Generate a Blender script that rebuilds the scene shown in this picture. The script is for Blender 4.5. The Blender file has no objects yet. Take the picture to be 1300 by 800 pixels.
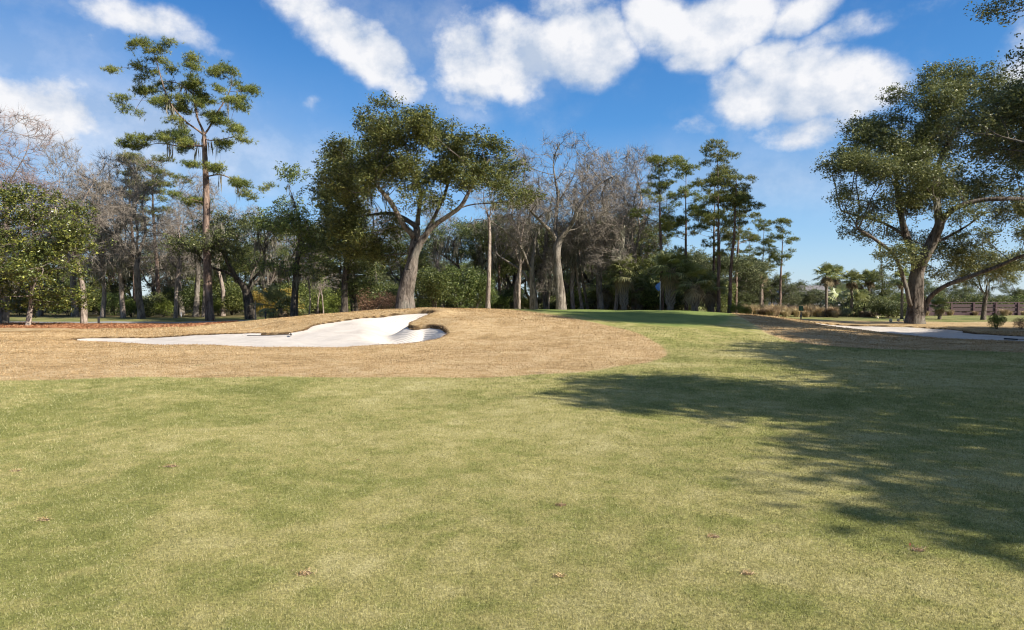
import bpy, math, numpy as np
from mathutils import Vector
R = math.radians
PI = math.pi
rng = np.random.default_rng(7)
S = bpy.context.scene
COL = S.collection

# ------------------------------------------------------------------ camera
F = 847.0            # focal length in photo pixels (1300 x 800)
HOR = 378.0          # horizon row
PITCH = math.atan((400 - HOR) / F)
CAMZ = 1.7
cam = bpy.data.objects.new('camera', bpy.data.cameras.new('camera'))
COL.objects.link(cam)
cam.data.sensor_width = 36
cam.data.lens = 36 * F / 1300
cam.data.clip_start = 0.05
cam.data.clip_end = 5000
cam.location = (0, 0, CAMZ)
cam.rotation_euler = (PI / 2 - PITCH, 0, 0)
S.camera = cam

def W(px, py, D, off=0.0):
    """photo pixel seen at distance D -> world point (off: metres further away)"""
    u = (px - 650) / F; v = (400 - py) / F
    d = np.array([u, math.cos(PITCH) + v * math.sin(PITCH), -math.sin(PITCH) + v * math.cos(PITCH)])
    k = D / d[1]
    p = d * k
    return np.array([p[0], D + off, p[2] + CAMZ])

# ------------------------------------------------------------------ light
SUN_EL = R(31)
SUN_AZ_VEC = np.array([math.cos(R(-27)), math.sin(R(-27))])     # horizontal direction towards the sun
sd = bpy.data.lights.new('sun', 'SUN')
sd.energy = 4.6; sd.angle = R(0.55); sd.color = (1.0, 0.93, 0.82)
sun = bpy.data.objects.new('sun', sd); COL.objects.link(sun)
tosun = Vector((SUN_AZ_VEC[0] * math.cos(SUN_EL), SUN_AZ_VEC[1] * math.cos(SUN_EL), math.sin(SUN_EL)))
sun.rotation_euler = tosun.to_track_quat('Z', 'Y').to_euler()
sun.location = (40, -20, 40)

world = bpy.data.worlds.new('World'); S.world = world; world.use_nodes = True
nt = world.node_tree; nt.nodes.clear()
def N(t, **k):
    n = nt.nodes.new(t)
    for a, b in k.items(): setattr(n, a, b)
    return n
def L(a, b): nt.links.new(a, b)
def M(op, a, b=None, c=None, clamp=False):
    n = N('ShaderNodeMath', operation=op, use_clamp=clamp)
    for i, v in enumerate((a, b, c)):
        if v is None: continue
        if isinstance(v, (int, float)): n.inputs[i].default_value = v
        else: L(v, n.inputs[i])
    return n.outputs[0]
sky = N('ShaderNodeTexSky', sky_type='NISHITA')
sky.sun_disc = False; sky.sun_elevation = SUN_EL
sky.sun_rotation = math.atan2(tosun.x, tosun.y)
sky.air_density = 1.0; sky.dust_density = 0.25; sky.ozone_density = 5.0; sky.altitude = 0
hsv = N('ShaderNodeHueSaturation'); hsv.inputs['Saturation'].default_value = 1.22; hsv.inputs['Value'].default_value = 0.9
L(sky.outputs[0], hsv.inputs['Color'])
tc = N('ShaderNodeTexCoord')
sep = N('ShaderNodeSeparateXYZ'); L(tc.outputs['Generated'], sep.inputs[0])
az = M('ARCTAN2', sep.outputs[0], sep.outputs[1])
el = M('ARCSINE', sep.outputs[2])
comb = N('ShaderNodeCombineXYZ'); L(az, comb.inputs[0]); L(el, comb.inputs[1])
# domain warp for wind-drawn clouds
wn = N('ShaderNodeTexNoise'); wn.inputs['Scale'].default_value = 5.0; wn.inputs['Detail'].default_value = 4
L(comb.outputs[0], wn.inputs['Vector'])
ws = N('ShaderNodeVectorMath', operation='SUBTRACT'); L(wn.outputs['Color'], ws.inputs[0]); ws.inputs[1].default_value = (.5, .5, .5)
wm = N('ShaderNodeVectorMath', operation='SCALE'); L(ws.outputs[0], wm.inputs[0]); wm.inputs['Scale'].default_value = 0.085
wp = N('ShaderNodeVectorMath', operation='ADD'); L(comb.outputs[0], wp.inputs[0]); L(wm.outputs[0], wp.inputs[1])
def azel(px, py):
    p = W(px, py, 1.0) - np.array([0, 0, CAMZ]); p = p / np.linalg.norm(p)
    return math.atan2(p[0], p[1]), math.asin(p[2])
# clouds: centre px, size px, tilt, weight
CL = [(395, -5, 62, 42, -20, .85), (432, 35, 62, 44, 0, .95), (472, 72, 66, 46, -20, 1.0), (505, 108, 40, 30, 0, .8), (180, 22, 92, 40, 0, .82), (235, 50, 80, 26, -15, .62), (130, 55, 80, 24, 0, .55),
      (600, 80, 72, 58, 0, 1.0), (660, 70, 82, 62, 0, 1.0), (725, 55, 72, 58, 0, 1.0), (700, 8, 52, 40, 0, .8), (768, 76, 36, 26, 0, .55), (590, 122, 48, 22, 0, .7), (735, 0, 40, 34, 0, .7),
      (838, 20, 50, 42, 0, .9), (885, 38, 74, 50, 0, 1.0), (940, 10, 60, 44, 0, .95), (862, 78, 40, 24, 0, .7), (955, 125, 66, 48, 0, 1.0), (1012, 108, 84, 58, 0, 1.05), (1078, 112, 74, 46, 0, .95), (985, 68, 56, 34, 0, .85),
      (1015, 160, 80, 34, 0, .8), (1060, 48, 74, 26, 12, .72), (1030, 5, 60, 34, 0, .82), (1125, 30, 80, 22, 20, .62), (1190, 8, 70, 22, 10, .62), (880, 168, 52, 22, 0, .58), (700, 140, 60, 20, 0, .5),
      (75, 150, 150, 42, -8, .72), (180, 205, 150, 34, 0, .62), (370, 200, 130, 32, 0, .52), (375, 142, 56, 22, 10, .5), (1000, 225, 130, 30, 0, .4), (-150, 90, 200, 60, 0, .8), (1500, 60, 200, 70, 0, .9)]
acc = None
for (cx, cy, rx, ry, tilt, w) in CL:
    a, e = azel(cx, cy)
    s = N('ShaderNodeVectorMath', operation='SUBTRACT'); L(wp.outputs[0], s.inputs[0]); s.inputs[1].default_value = (a, e, 0)
    r = N('ShaderNodeVectorRotate', rotation_type='Z_AXIS'); L(s.outputs[0], r.inputs['Vector']); r.inputs['Angle'].default_value = -R(tilt)
    m = N('ShaderNodeVectorMath', operation='MULTIPLY'); L(r.outputs[0], m.inputs[0]); m.inputs[1].default_value = (F / rx, F / ry, 0)
    l = N('ShaderNodeVectorMath', operation='LENGTH'); L(m.outputs[0], l.inputs[0])
    g = M('MULTIPLY', M('EXPONENT', M('MULTIPLY', M('POWER', l.outputs['Value'], 2.4), -1.0)), w)
    acc = g if acc is None else M('MAXIMUM', acc, g)
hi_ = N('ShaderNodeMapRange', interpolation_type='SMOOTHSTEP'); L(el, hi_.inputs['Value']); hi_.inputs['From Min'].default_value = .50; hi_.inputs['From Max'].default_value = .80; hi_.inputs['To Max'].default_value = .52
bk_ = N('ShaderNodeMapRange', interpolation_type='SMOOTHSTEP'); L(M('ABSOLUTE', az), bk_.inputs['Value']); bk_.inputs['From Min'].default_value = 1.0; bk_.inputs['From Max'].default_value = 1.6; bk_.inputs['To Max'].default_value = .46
acc = M('MAXIMUM', acc, M('MAXIMUM', hi_.outputs[0], bk_.outputs[0]))  # unseen cloud overhead and behind the camera, added for brighter fill light
def cnoise(off, scale=7.5, det=10, rough=.58):
    o = N('ShaderNodeVectorMath', operation='ADD'); L(comb.outputs[0], o.inputs[0]); o.inputs[1].default_value = off
    sc = N('ShaderNodeVectorMath', operation='MULTIPLY'); L(o.outputs[0], sc.inputs[0]); sc.inputs[1].default_value = (1, 1.2, 1)
    n = N('ShaderNodeTexNoise'); L(sc.outputs[0], n.inputs['Vector'])
    n.inputs['Scale'].default_value = scale; n.inputs['Detail'].default_value = det; n.inputs['Roughness'].default_value = rough
    return n.outputs['Fac']
n1 = cnoise((3.1, 1.7, 0))
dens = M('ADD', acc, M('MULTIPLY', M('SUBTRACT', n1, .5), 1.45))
mr = N('ShaderNodeMapRange', interpolation_type='SMOOTHERSTEP'); L(dens, mr.inputs['Value'])
mr.inputs['From Min'].default_value = .34; mr.inputs['From Max'].default_value = .86
# thin high streaks
ns = cnoise((9, 4, 2), 3.0, 8, .6)
ms = N('ShaderNodeMapRange', interpolation_type='SMOOTHSTEP'); L(ns, ms.inputs['Value'])
ms.inputs['From Min'].default_value = .46; ms.inputs['From Max'].default_value = .8; ms.inputs['To Max'].default_value = .60
hz_ = None
for (cx, cy, rx, ry, w) in ((110, 165, 230, 62, .62), (340, 205, 190, 48, .5), (1000, 225, 240, 40, .35), (40, 70, 150, 50, .3)):
    a, e = azel(cx, cy)
    s = N('ShaderNodeVectorMath', operation='SUBTRACT'); L(wp.outputs[0], s.inputs[0]); s.inputs[1].default_value = (a, e, 0)
    m = N('ShaderNodeVectorMath', operation='MULTIPLY'); L(s.outputs[0], m.inputs[0]); m.inputs[1].default_value = (F / rx, F / ry, 0)
    l = N('ShaderNodeVectorMath', operation='LENGTH'); L(m.outputs[0], l.inputs[0])
    g = M('MULTIPLY', M('EXPONENT', M('MULTIPLY', M('POWER', l.outputs['Value'], 2.0), -1.0)), w)
    hz_ = g if hz_ is None else M('MAXIMUM', hz_, g)
hz_ = M('MULTIPLY', hz_, M('MULTIPLY', ns, 1.9), clamp=True)
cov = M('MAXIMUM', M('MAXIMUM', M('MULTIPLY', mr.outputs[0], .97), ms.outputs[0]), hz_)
n2 = cnoise((3.125, 1.72, 0), 7.5, 8)
sh = N('ShaderNodeMapRange'); L(M('ADD', M('MULTIPLY', M('SUBTRACT', n1, n2), 2.6), M('MULTIPLY', dens, .55)), sh.inputs['Value'])
sh.inputs['From Min'].default_value = 0.08; sh.inputs['From Max'].default_value = .74
cc = N('ShaderNodeMix', data_type='RGBA'); L(sh.outputs[0], cc.inputs[0])
cc.inputs[6].default_value = (2.7, 3.15, 3.9, 1); cc.inputs[7].default_value = (4.9, 4.9, 5.0, 1)
cr = N('ShaderNodeValToRGB'); L(M('MULTIPLY', el, 2.0, clamp=True), cr.inputs[0])      # clear winter air: pale at the horizon, deep blue above
ce = cr.color_ramp.elements; ce.new(.3); ce.new(.55)
for i_, (p_, c_) in enumerate(((0, (2.7, 3.55, 4.5)), (.22, (1.55, 2.75, 4.4)), (.5, (.50, 1.6, 3.6)), (.9, (.18, .80, 2.5)))):
    ce[i_].position = p_; ce[i_].color = (*c_, 1)
sm_ = N('ShaderNodeMix', data_type='RGBA'); sm_.inputs[0].default_value = .66; L(hsv.outputs[0], sm_.inputs[6]); L(cr.outputs[0], sm_.inputs[7])
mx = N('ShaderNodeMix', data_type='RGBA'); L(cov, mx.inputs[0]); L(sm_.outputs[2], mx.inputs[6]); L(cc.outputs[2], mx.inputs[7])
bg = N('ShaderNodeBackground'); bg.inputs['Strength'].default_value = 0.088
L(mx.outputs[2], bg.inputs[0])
wo = N('ShaderNodeOutputWorld'); L(bg.outputs[0], wo.inputs[0])

S.view_settings.view_transform = 'Standard'
S.view_settings.look = 'None'
S.view_settings.exposure = 1.16
S.view_settings.gamma = 1
S.view_settings.use_curve_mapping = False
S.cycles.filter_width = 1.15; S.cycles.max_bounces = 6; S.cycles.diffuse_bounces = 3; S.cycles.transmission_bounces = 3; S.cycles.transparent_max_bounces = 6

# ------------------------------------------------------------------ object helpers
def tag(o, label=None, cat=None, group=None, kind=None):
    if label: o['label'] = label
    if cat: o['category'] = cat
    if group: o['group'] = group
    if kind: o['kind'] = kind
    return o
def empty(name, loc=(0, 0, 0), rz=0):
    o = bpy.data.objects.new(name, None); COL.objects.link(o)
    o.location = loc; o.rotation_euler = (0, 0, rz); o.empty_display_size = .3
    return o
def copy_tree(o, parent=None):
    c = o.copy(); COL.objects.link(c)
    if parent: c.parent = parent
    for ch in list(o.children): copy_tree(ch, c)
    return c
def mesh_np(name, V, faces, k, mat, parent=None, smooth=False, attrs=None):
    """faces: (n,k) int array"""
    me = bpy.data.meshes.new(name)
    V = np.asarray(V, dtype=np.float32); faces = np.asarray(faces, dtype=np.int32)
    me.vertices.add(len(V)); me.vertices.foreach_set('co', V.ravel())
    me.loops.add(faces.size); me.loops.foreach_set('vertex_index', faces.ravel())
    me.polygons.add(len(faces)); me.polygons.foreach_set('loop_start', np.arange(0, faces.size, k, dtype=np.int32))
    me.polygons.foreach_set('use_smooth', np.full(len(faces), smooth))
    for an, av in (attrs or {}).items():
        at = me.attributes.new(an, 'FLOAT', 'POINT'); at.data.foreach_set('value', np.asarray(av, dtype=np.float32))
    me.update(calc_edges=True)
    me.materials.append(mat)
    o = bpy.data.objects.new(name, me); COL.objects.link(o)
    if parent: o.parent = parent
    return o
class MB:
    """collects quads/tris (all stored as quads or tris lists) for small hand-built things"""
    def __init__(s): s.V = []; s.F = []
    def box(s, c, size, rz=0, taper=1.0, bev=0.0):
        x, y, z = [q / 2 for q in size]; b = len(s.V); ca, sa = math.cos(rz), math.sin(rz)
        for dz, t in ((-z, 1.0), (z, taper)):
            for dx, dy in ((-x, -y), (x, -y), (x, y), (-x, y)):
                X, Y = dx * t, dy * t
                s.V.append((c[0] + X * ca - Y * sa, c[1] + X * sa + Y * ca, c[2] + dz))
        s.F += [tuple(b + i for i in f) for f in ((0, 3, 2, 1), (4, 5, 6, 7), (0, 1, 5, 4), (1, 2, 6, 5), (2, 3, 7, 6), (3, 0, 4, 7))]
        return s
    def tube(s, pts, rad, n=8, cap=True):
        pts = [np.array(p, float) for p in pts]
        if not hasattr(rad, '__len__'): rad = [rad] * len(pts)
        b = len(s.V); ref = None
        for i, p in enumerate(pts):
            t = pts[min(i + 1, len(pts) - 1)] - pts[max(i - 1, 0)]; t /= (np.linalg.norm(t) + 1e-9)
            if ref is None:
                ref = np.cross(t, (0, 0, 1) if abs(t[2]) < .9 else (1, 0, 0)); ref /= np.linalg.norm(ref)
            ref = ref - t * ref.dot(t); ref /= (np.linalg.norm(ref) + 1e-9); bi = np.cross(t, ref)
            for k in range(n):
                a = 2 * PI * k / n
                s.V.append(tuple(p + rad[i] * (ref * math.cos(a) + bi * math.sin(a))))
        for i in range(len(pts) - 1):
            for k in range(n):
                k2 = (k + 1) % n
                s.F.append((b + i * n + k, b + i * n + k2, b + (i + 1) * n + k2, b + (i + 1) * n + k))
        if cap:
            s.F.append(tuple(b + k for k in range(n))[::-1]); e = b + (len(pts) - 1) * n
            s.F.append(tuple(e + k for k in range(n)))
        return s
    def build(s, name, mat, parent=None, smooth=False):
        me = bpy.data.meshes.new(name); me.from_pydata([tuple(map(float, v)) for v in s.V], [], s.F); me.update()
        if smooth: me.polygons.foreach_set('use_smooth', [True] * len(me.polygons))
        me.materials.append(mat)
        o = bpy.data.objects.new(name, me); COL.objects.link(o)
        if parent: o.parent = parent
        return o

# ------------------------------------------------------------------ materials
class Mat:
    def __init__(s, name):
        s.m = bpy.data.materials.new(name); s.m.use_nodes = True; s.nt = s.m.node_tree; s.nt.nodes.clear()
        s.out = s.nt.nodes.new('ShaderNodeOutputMaterial')
    def n(s, t, **k):
        n = s.nt.nodes.new(t)
        for a, b in k.items(): setattr(n, a, b)
        return n
    def l(s, a, b): s.nt.links.new(a, b)
    def math(s, op, a, b=None, clamp=False):
        n = s.n('ShaderNodeMath', operation=op, use_clamp=clamp)
        for i, v in enumerate((a, b)):
            if v is None: continue
            if isinstance(v, (int, float)): n.inputs[i].default_value = v
            else: s.l(v, n.inputs[i])
        return n.outputs[0]
    def noise(s, vec, scale, detail=4, rough=.55, dist=0):
        n = s.n('ShaderNodeTexNoise'); s.l(vec, n.inputs['Vector']); n.inputs['Scale'].default_value = scale
        n.inputs['Detail'].default_value = detail; n.inputs['Roughness'].default_value = rough; n.inputs['Distortion'].default_value = dist
        return n.outputs['Fac']
    def ramp(s, fac, stops):
        n = s.n('ShaderNodeValToRGB'); s.l(fac, n.inputs[0]); e = n.color_ramp.elements
        while len(e) < len(stops): e.new(.5)
        for i, (p, c) in enumerate(stops):
            e[i].position = p; e[i].color = (*c, 1)
        return n.outputs[0]
    def mix(s, fac, a, b, blend='MIX'):
        n = s.n('ShaderNodeMix', data_type='RGBA', blend_type=blend)
        if isinstance(fac, (int, float)): n.inputs[0].default_value = fac
        else: s.l(fac, n.inputs[0])
        for i, v in ((6, a), (7, b)):
            if isinstance(v, tuple): n.inputs[i].default_value = (*v, 1)
            else: s.l(v, n.inputs[i])
        return n.outputs[2]
    def mr(s, v, a, b, c=0., d=1., smooth=True):
        n = s.n('ShaderNodeMapRange', interpolation_type='SMOOTHSTEP' if smooth else 'LINEAR'); s.l(v, n.inputs[0])
        for i, q in enumerate((a, b, c, d)): n.inputs[i + 1].default_value = q
        return n.outputs[0]
    def attr(s, name): return s.n('ShaderNodeAttribute', attribute_name=name).outputs['Fac']
    def pos(s): return s.n('ShaderNodeNewGeometry').outputs['Position']
    def obj(s): return s.n('ShaderNodeTexCoord').outputs['Object']
    def stretch(s, v, sc):
        n = s.n('ShaderNodeVectorMath', operation='MULTIPLY'); s.l(v, n.inputs[0]); n.inputs[1].default_value = sc
        return n.outputs[0]
    def bump(s, h, strength, dist):
        n = s.n('ShaderNodeBump'); s.l(h, n.inputs['Height']); n.inputs['Strength'].default_value = strength; n.inputs['Distance'].default_value = dist
        return n.outputs[0]
    def pbr(s, col, rough=.8, normal=None, spec=.3):
        b = s.n('ShaderNodeBsdfPrincipled')
        if isinstance(col, tuple): b.inputs['Base Color'].default_value = (*col, 1)
        else: s.l(col, b.inputs['Base Color'])
        b.inputs['Roughness'].default_value = rough; b.inputs['Specular IOR Level'].default_value = spec
        if normal is not None: s.l(normal, b.inputs['Normal'])
        s.l(b.outputs[0], s.out.inputs[0]); return s.m

def leaf_mat(name, dark, mid, light, rough=.5, spec=.35, trans=.28):
    m = Mat(name)
    v = m.attr('v')
    ri = m.n('ShaderNodeObjectInfo').outputs['Random']
    c = m.ramp(v, [(0, dark), (.5, mid), (1, light)])
    h = m.n('ShaderNodeHueSaturation'); m.l(c, h.inputs['Color'])
    m.l(m.mr(ri, 0, 1, .485, .51, False), h.inputs['Hue']); m.l(m.mr(ri, 0, 1, .82, 1.2, False), h.inputs['Value'])
    b = m.n('ShaderNodeBsdfPrincipled'); m.l(h.outputs[0], b.inputs['Base Color']); b.inputs['Roughness'].default_value = rough
    b.inputs['Specular IOR Level'].default_value = spec
    t = m.n('ShaderNodeBsdfTranslucent'); m.l(h.outputs[0], t.inputs[0])
    mx = m.n('ShaderNodeMixShader'); mx.inputs[0].default_value = trans
    m.l(b.outputs[0], mx.inputs[1]); m.l(t.outputs[0], mx.inputs[2]); m.l(mx.outputs[0], m.out.inputs[0])
    return m.m
def bark_mat(name, a, b, scale=6, lichen=None):
    m = Mat(name); o = m.obj()
    n = m.noise(m.stretch(o, (1, 1, .22)), scale, 6, .72, .8)
    n2 = m.noise(o, .8, 5, .6)
    c = m.ramp(n, [(.38, a), (.62, b)])
    if lichen: c = m.mix(m.math('MULTIPLY', m.mr(n2, .48, .62), .6), c, lichen)
    return m.pbr(c, .95, m.bump(n, 1.0, .16), .1)
BARK_OAK = bark_mat('bark_oak', (.045, .036, .028), (.21, .175, .145), 6, (.19, .175, .145))
BARK_PINE = bark_mat('bark_pine', (.07, .045, .035), (.30, .215, .17), 4)
BARK_DARK = bark_mat('bark_dark', (.04, .033, .028), (.15, .125, .10), 5)
BARK_BARE = bark_mat('bark_bare', (.08, .067, .055), (.30, .26, .215), 6, (.20, .18, .155))
BARK_PALE = bark_mat('bark_pale', (.14, .11, .09), (.44, .36, .30), 7)
BARK_PALM = bark_mat('bark_palm', (.10, .08, .06), (.30, .25, .20), 9)
TWIG_GREY = bark_mat('twig_grey', (.14, .12, .10), (.32, .28, .235), 3)
TWIG_RED = bark_mat('twig_red', (.16, .115, .10), (.31, .23, .20), 3)
LEAF_OAK = leaf_mat('leaf_oak', (0.030, 0.045, 0.010), (0.115, 0.145, 0.034), (0.26, 0.27, 0.08), .5, .4)
LEAF_OAKR = leaf_mat('leaf_oak_grey', (0.052, 0.068, 0.023), (0.130, 0.150, 0.047), (0.312, 0.312, 0.117), .42, .45)
LEAF_DARK = leaf_mat('leaf_dark', (0.03, 0.046, 0.016), (0.095, 0.115, 0.036), (0.24, 0.25, 0.09), .45, .4)
LEAF_PINE = leaf_mat('leaf_pine', (0.04, 0.06, 0.014), (0.14, 0.165, 0.036), (0.29, 0.28, 0.07), .5, .3)
LEAF_MAG = leaf_mat('leaf_magnolia', (.022, .030, .008), (.065, .078, .016), (.26, .25, .055), .34, .5, .15)
LEAF_SHRUB = leaf_mat('leaf_shrub', (0.030, 0.050, 0.015), (0.085, 0.118, 0.030), (0.22, 0.25, 0.075), .45, .4)
LEAF_LIME = leaf_mat('leaf_lime', (.07, .10, .015), (.16, .20, .035), (.27, .30, .07), .5, .3)
LEAF_YELLOW = leaf_mat('leaf_yellow', (.16, .12, .02), (.30, .22, .04), (.42, .33, .08), .5, .3)
LEAF_RUST = leaf_mat('leaf_rust', (.12, .06, .035), (.20, .11, .07), (.30, .19, .13), .6, .2)
LEAF_PALM = leaf_mat('leaf_palm', (0.085, 0.105, 0.035), (0.18, 0.205, 0.068), (0.34, 0.34, 0.150), .45, .4)
LEAF_DEAD = leaf_mat('leaf_dead_frond', (.15, .11, .06), (.27, .21, .13), (.38, .32, .21), .7, .2)
LEAF_FAR = leaf_mat('leaf_far', (0.075, 0.092, 0.040), (0.127, 0.149, 0.069), (0.218, 0.230, 0.115), .6, .2)
MOSS = leaf_mat('spanish_moss', (.13, .125, .095), (.22, .21, .16), (.33, .31, .25), .9, .1, .35)
STRAWG = leaf_mat('tall_grass_blade', (.22, .16, .085), (.38, .29, .165), (.54, .44, .28), .8, .15)

def patch_nodes(m):
    """large-scale green / straw patches shared by the ground sheet and the blades"""
    p = m.pos()
    a = m.noise(p, .16, 5, .6, .6); b = m.noise(m.stretch(p, (1, 1.0, 1)), .75, 6, .65, .8); c = m.noise(p, 3.2, 5, .7)
    return p, a, b, c
FAIR_G = (.225, .226, .066); FAIR_Y = (.44, .39, .185); FAIR_D = (.165, .172, .046)
def fairway_col(m, p, a, b, c):
    f = m.math('ADD', m.math('MULTIPLY', a, .75), m.math('MULTIPLY', b, .55))
    f = m.math('ADD', f, m.math('MULTIPLY', m.math('SUBTRACT', c, .2), .50))
    return m.ramp(f, [(.60, FAIR_D), (.72, FAIR_G), (.82, (.32, .288, .105)), (1.0, FAIR_Y)])

# ground material
gm = Mat('ground'); p, a, b, c = patch_nodes(gm)
fine = gm.noise(p, 38, 5, .75); fine2 = gm.noise(p, 110, 3, .7)
fair = fairway_col(gm, p, a, b, c)
sp = gm.mr(gm.math('ADD', gm.math('MULTIPLY', fine, .6), gm.math('MULTIPLY', fine2, .4)), .38, .64, .55, 1.38)
def mulv(m, col, v):
    n = m.n('ShaderNodeMix', data_type='RGBA', blend_type='MULTIPLY'); n.inputs[0].default_value = 1
    m.l(col, n.inputs[6]); m.l(v, n.inputs[7]); return n.outputs[2]
greenc = gm.ramp(gm.math('ADD', gm.math('MULTIPLY', b, .6), gm.math('MULTIPLY', a, .4)), [(.38, (.12, .165, .045)), (.62, (.21, .245, .07))])
rn = gm.math('ADD', gm.math('MULTIPLY', b, .55), gm.math('MULTIPLY', gm.noise(gm.stretch(p, (.6, 1.6, 1)), 3.0, 6, .7), .5))
roughc = gm.ramp(rn, [(.34, (.21, .14, .065)), (.48, (.38, .26, .125)), (.60, (.52, .385, .215)), (.72, (.30, .28, .11))])
soilshadec = gm.ramp(gm.noise(p, 14, 5, .7), [(.3, (.035, .022, .012)), (.7, (.12, .08, .04))])
mulchc = gm.ramp(gm.noise(p, 7, 6, .75), [(.3, (.17, .065, .03)), (.55, (.33, .17, .09)), (.75, (.48, .31, .18))])
woodc = gm.ramp(gm.noise(p, 1.2, 6, .7), [(.35, (.06, .055, .025)), (.55, (.17, .14, .06)), (.75, (.26, .20, .12))])
lawnc = gm.ramp(gm.noise(p, .5, 5, .6), [(.38, (.12, .15, .04)), (.6, (.28, .25, .10))])
col = mulv(gm, fair, sp)
en = gm.math('MULTIPLY', gm.math('SUBTRACT', gm.noise(p, 5, 4, .7), .5), .9)
def zone(col, name, zc, w=.25):
    f = gm.mr(gm.math('ADD', gm.attr(name), gm.math('MULTIPLY', en, .35)), -w, w)
    return gm.mix(f, col, zc)
sp2 = gm.mr(gm.math('ADD', gm.math('MULTIPLY', fine, .6), gm.math('MULTIPLY', gm.noise(p, 12, 4, .7), .4)), .36, .66, .55, 1.3)
col = zone(col, 'green', mulv(gm, greenc, gm.mr(fine, .3, .7, .85, 1.15)), .4)
col = zone(col, 'rough', mulv(gm, roughc, sp2), .16)
col = zone(col, 'lawn', mulv(gm, lawnc, sp2), .5)
col = zone(col, 'mulch', mulv(gm, mulchc, sp2), .3)
col = zone(col, 'wood', mulv(gm, woodc, sp2), 1.0)
col = gm.mix(gm.attr('lip'), col, soilshadec)  # bunker lip: dark soil and thatch, with the overhang's shade put into the colour
hgt = gm.math('ADD', gm.math('MULTIPLY', fine, .5), gm.math('MULTIPLY', fine2, .35))
GROUND = gm.pbr(col, .95, gm.bump(hgt, .75, .03), .1)

bm_ = Mat('grass_blade'); p, a, b, c = patch_nodes(bm_)
base = fairway_col(bm_, p, a, b, c)
v = bm_.attr('v')
colb = bm_.mix(bm_.mr(v, .45, .9), bm_.mix(bm_.mr(v, .05, .5), bm_.mix(.65, base, (.045, .07, .018)), base), bm_.mix(.5, base, (.64, .58, .34)))
bs = bm_.n('ShaderNodeBsdfPrincipled'); bm_.l(colb, bs.inputs['Base Color']); bs.inputs['Roughness'].default_value = .6; bs.inputs['Specular IOR Level'].default_value = .25
ts = bm_.n('ShaderNodeBsdfTranslucent'); bm_.l(colb, ts.inputs[0]); ms_ = bm_.n('ShaderNodeMixShader'); ms_.inputs[0].default_value = .25
bm_.l(bs.outputs[0], ms_.inputs[1]); bm_.l(ts.outputs[0], ms_.inputs[2]); bm_.l(ms_.outputs[0], bm_.out.inputs[0])
BLADE = bm_.m
ROUGHB = leaf_mat('rough_blade', (.15, .098, .042), (.40, .27, .125), (.63, .49, .29), .8, .15, .2)

sm = Mat('sand'); p = sm.pos()
sn = sm.noise(p, 1.5, 6, .6); rk = sm.n('ShaderNodeTexWave', wave_type='BANDS', bands_direction='DIAGONAL'); sm.l(p, rk.inputs[0])
rk.inputs['Scale'].default_value = 3.2; rk.inputs['Distortion'].default_value = 3.5; rk.inputs['Detail'].default_value = 3
SAND = sm.pbr(sm.ramp(sn, [(.3, (.46, .41, .355)), (.7, (.57, .52, .455))]), .95,
              sm.bump(sm.math('ADD', sm.math('MULTIPLY', rk.outputs['Fac'], .5), sm.noise(p, 5, 7, .75)), .6, .04), .1)
pm = Mat('asphalt_path'); PATHM = pm.pbr(pm.ramp(pm.noise(pm.pos(), 3, 6, .7), [(.3, (.20, .19, .18)), (.7, (.33, .32, .31))]), .9, None, .2)
def plain(name, c, rough=.6, spec=.4, var=.25):
    m = Mat(name); n = m.noise(m.obj(), 9, 5, .65)
    return m.pbr(m.ramp(n, [(.3, tuple(q * (1 - var) for q in c)), (.7, tuple(min(1, q * (1 + var)) for q in c))]), rough, m.bump(n, .2, .01), spec)
BRIDGE = plain('stained_timber', (.085, .052, .055), .8, .2)
BRIDGE2 = plain('rail_timber', (.085, .058, .058), .8, .2)
BLACK = plain('black_plastic', (.02, .02, .022), .5)
WHITE = plain('white_paint', (.72, .72, .70), .5, .4, .05)
BLUE = plain('blue_cloth', (.08, .17, .42), .8, .2, .1)
GREENP = plain('green_paint', (.04, .12, .06), .5)
POSTW = plain('weathered_post', (.22, .19, .16), .85, .2)
BRASS = plain('pale_marker', (.62, .52, .36), .6)
TRANSF = plain('grey_green_steel', (.10, .14, .11), .6)
HOUSE = plain('house_wall', (.46, .44, .41), .8, .2, .08)
ROOF = plain('house_roof', (.16, .15, .15), .8, .2)
GLASS = plain('dark_pane', (.03, .035, .045), .15, .6)
WATER = plain('marsh_mud', (.10, .09, .07), .35, .5)
LEAF_LITTER = leaf_mat('dry_leaf', (.16, .06, .025), (.30, .13, .06), (.46, .26, .14), .7, .2, .2)
SOIL = plain('bare_soil', (.15, .10, .065), .95, .1)

# ------------------------------------------------------------------ terrain
def ss(x, a, b):
    t = np.clip((x - a) / (b - a), 0, 1); return t * t * (3 - 2 * t)
ctrl = []
def cp(px, py, D): q = W(px, py, D); ctrl.append((q[0], q[1], q[2]))
def cz(x, y, z=0.0): ctrl.append((x, y, z))
for x in np.linspace(-40, 40, 9):
    for y in (-15, 0, 8, 14, 20): cz(x, y)
for x in (-45, -36, -28, -20, -14):
    for y in (26, 34, 44, 55, 66, 80): 
        if x < -.4 * y: cz(x, y)
for x in (10, 18, 28, 40, 55):
    for y in (25, 32): 
        if x > 12 or y < 27: cz(x, y)
for x in (18, 28, 40, 55):
    for y in (40, 52, 66, 80): 
        if x > y * (.62 if y < 50 else .42): cz(x, y, 0.0)
for x in (-20, -8, 4, 14, 26): cz(x, 66, .1); cz(x, 85, 0)
cp(545, 393.3, 34.5); cp(600, 393, 36); cp(490, 396.5, 34.5); cp(430, 402, 34); cp(370, 406, 35); cp(300, 411, 37)
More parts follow.
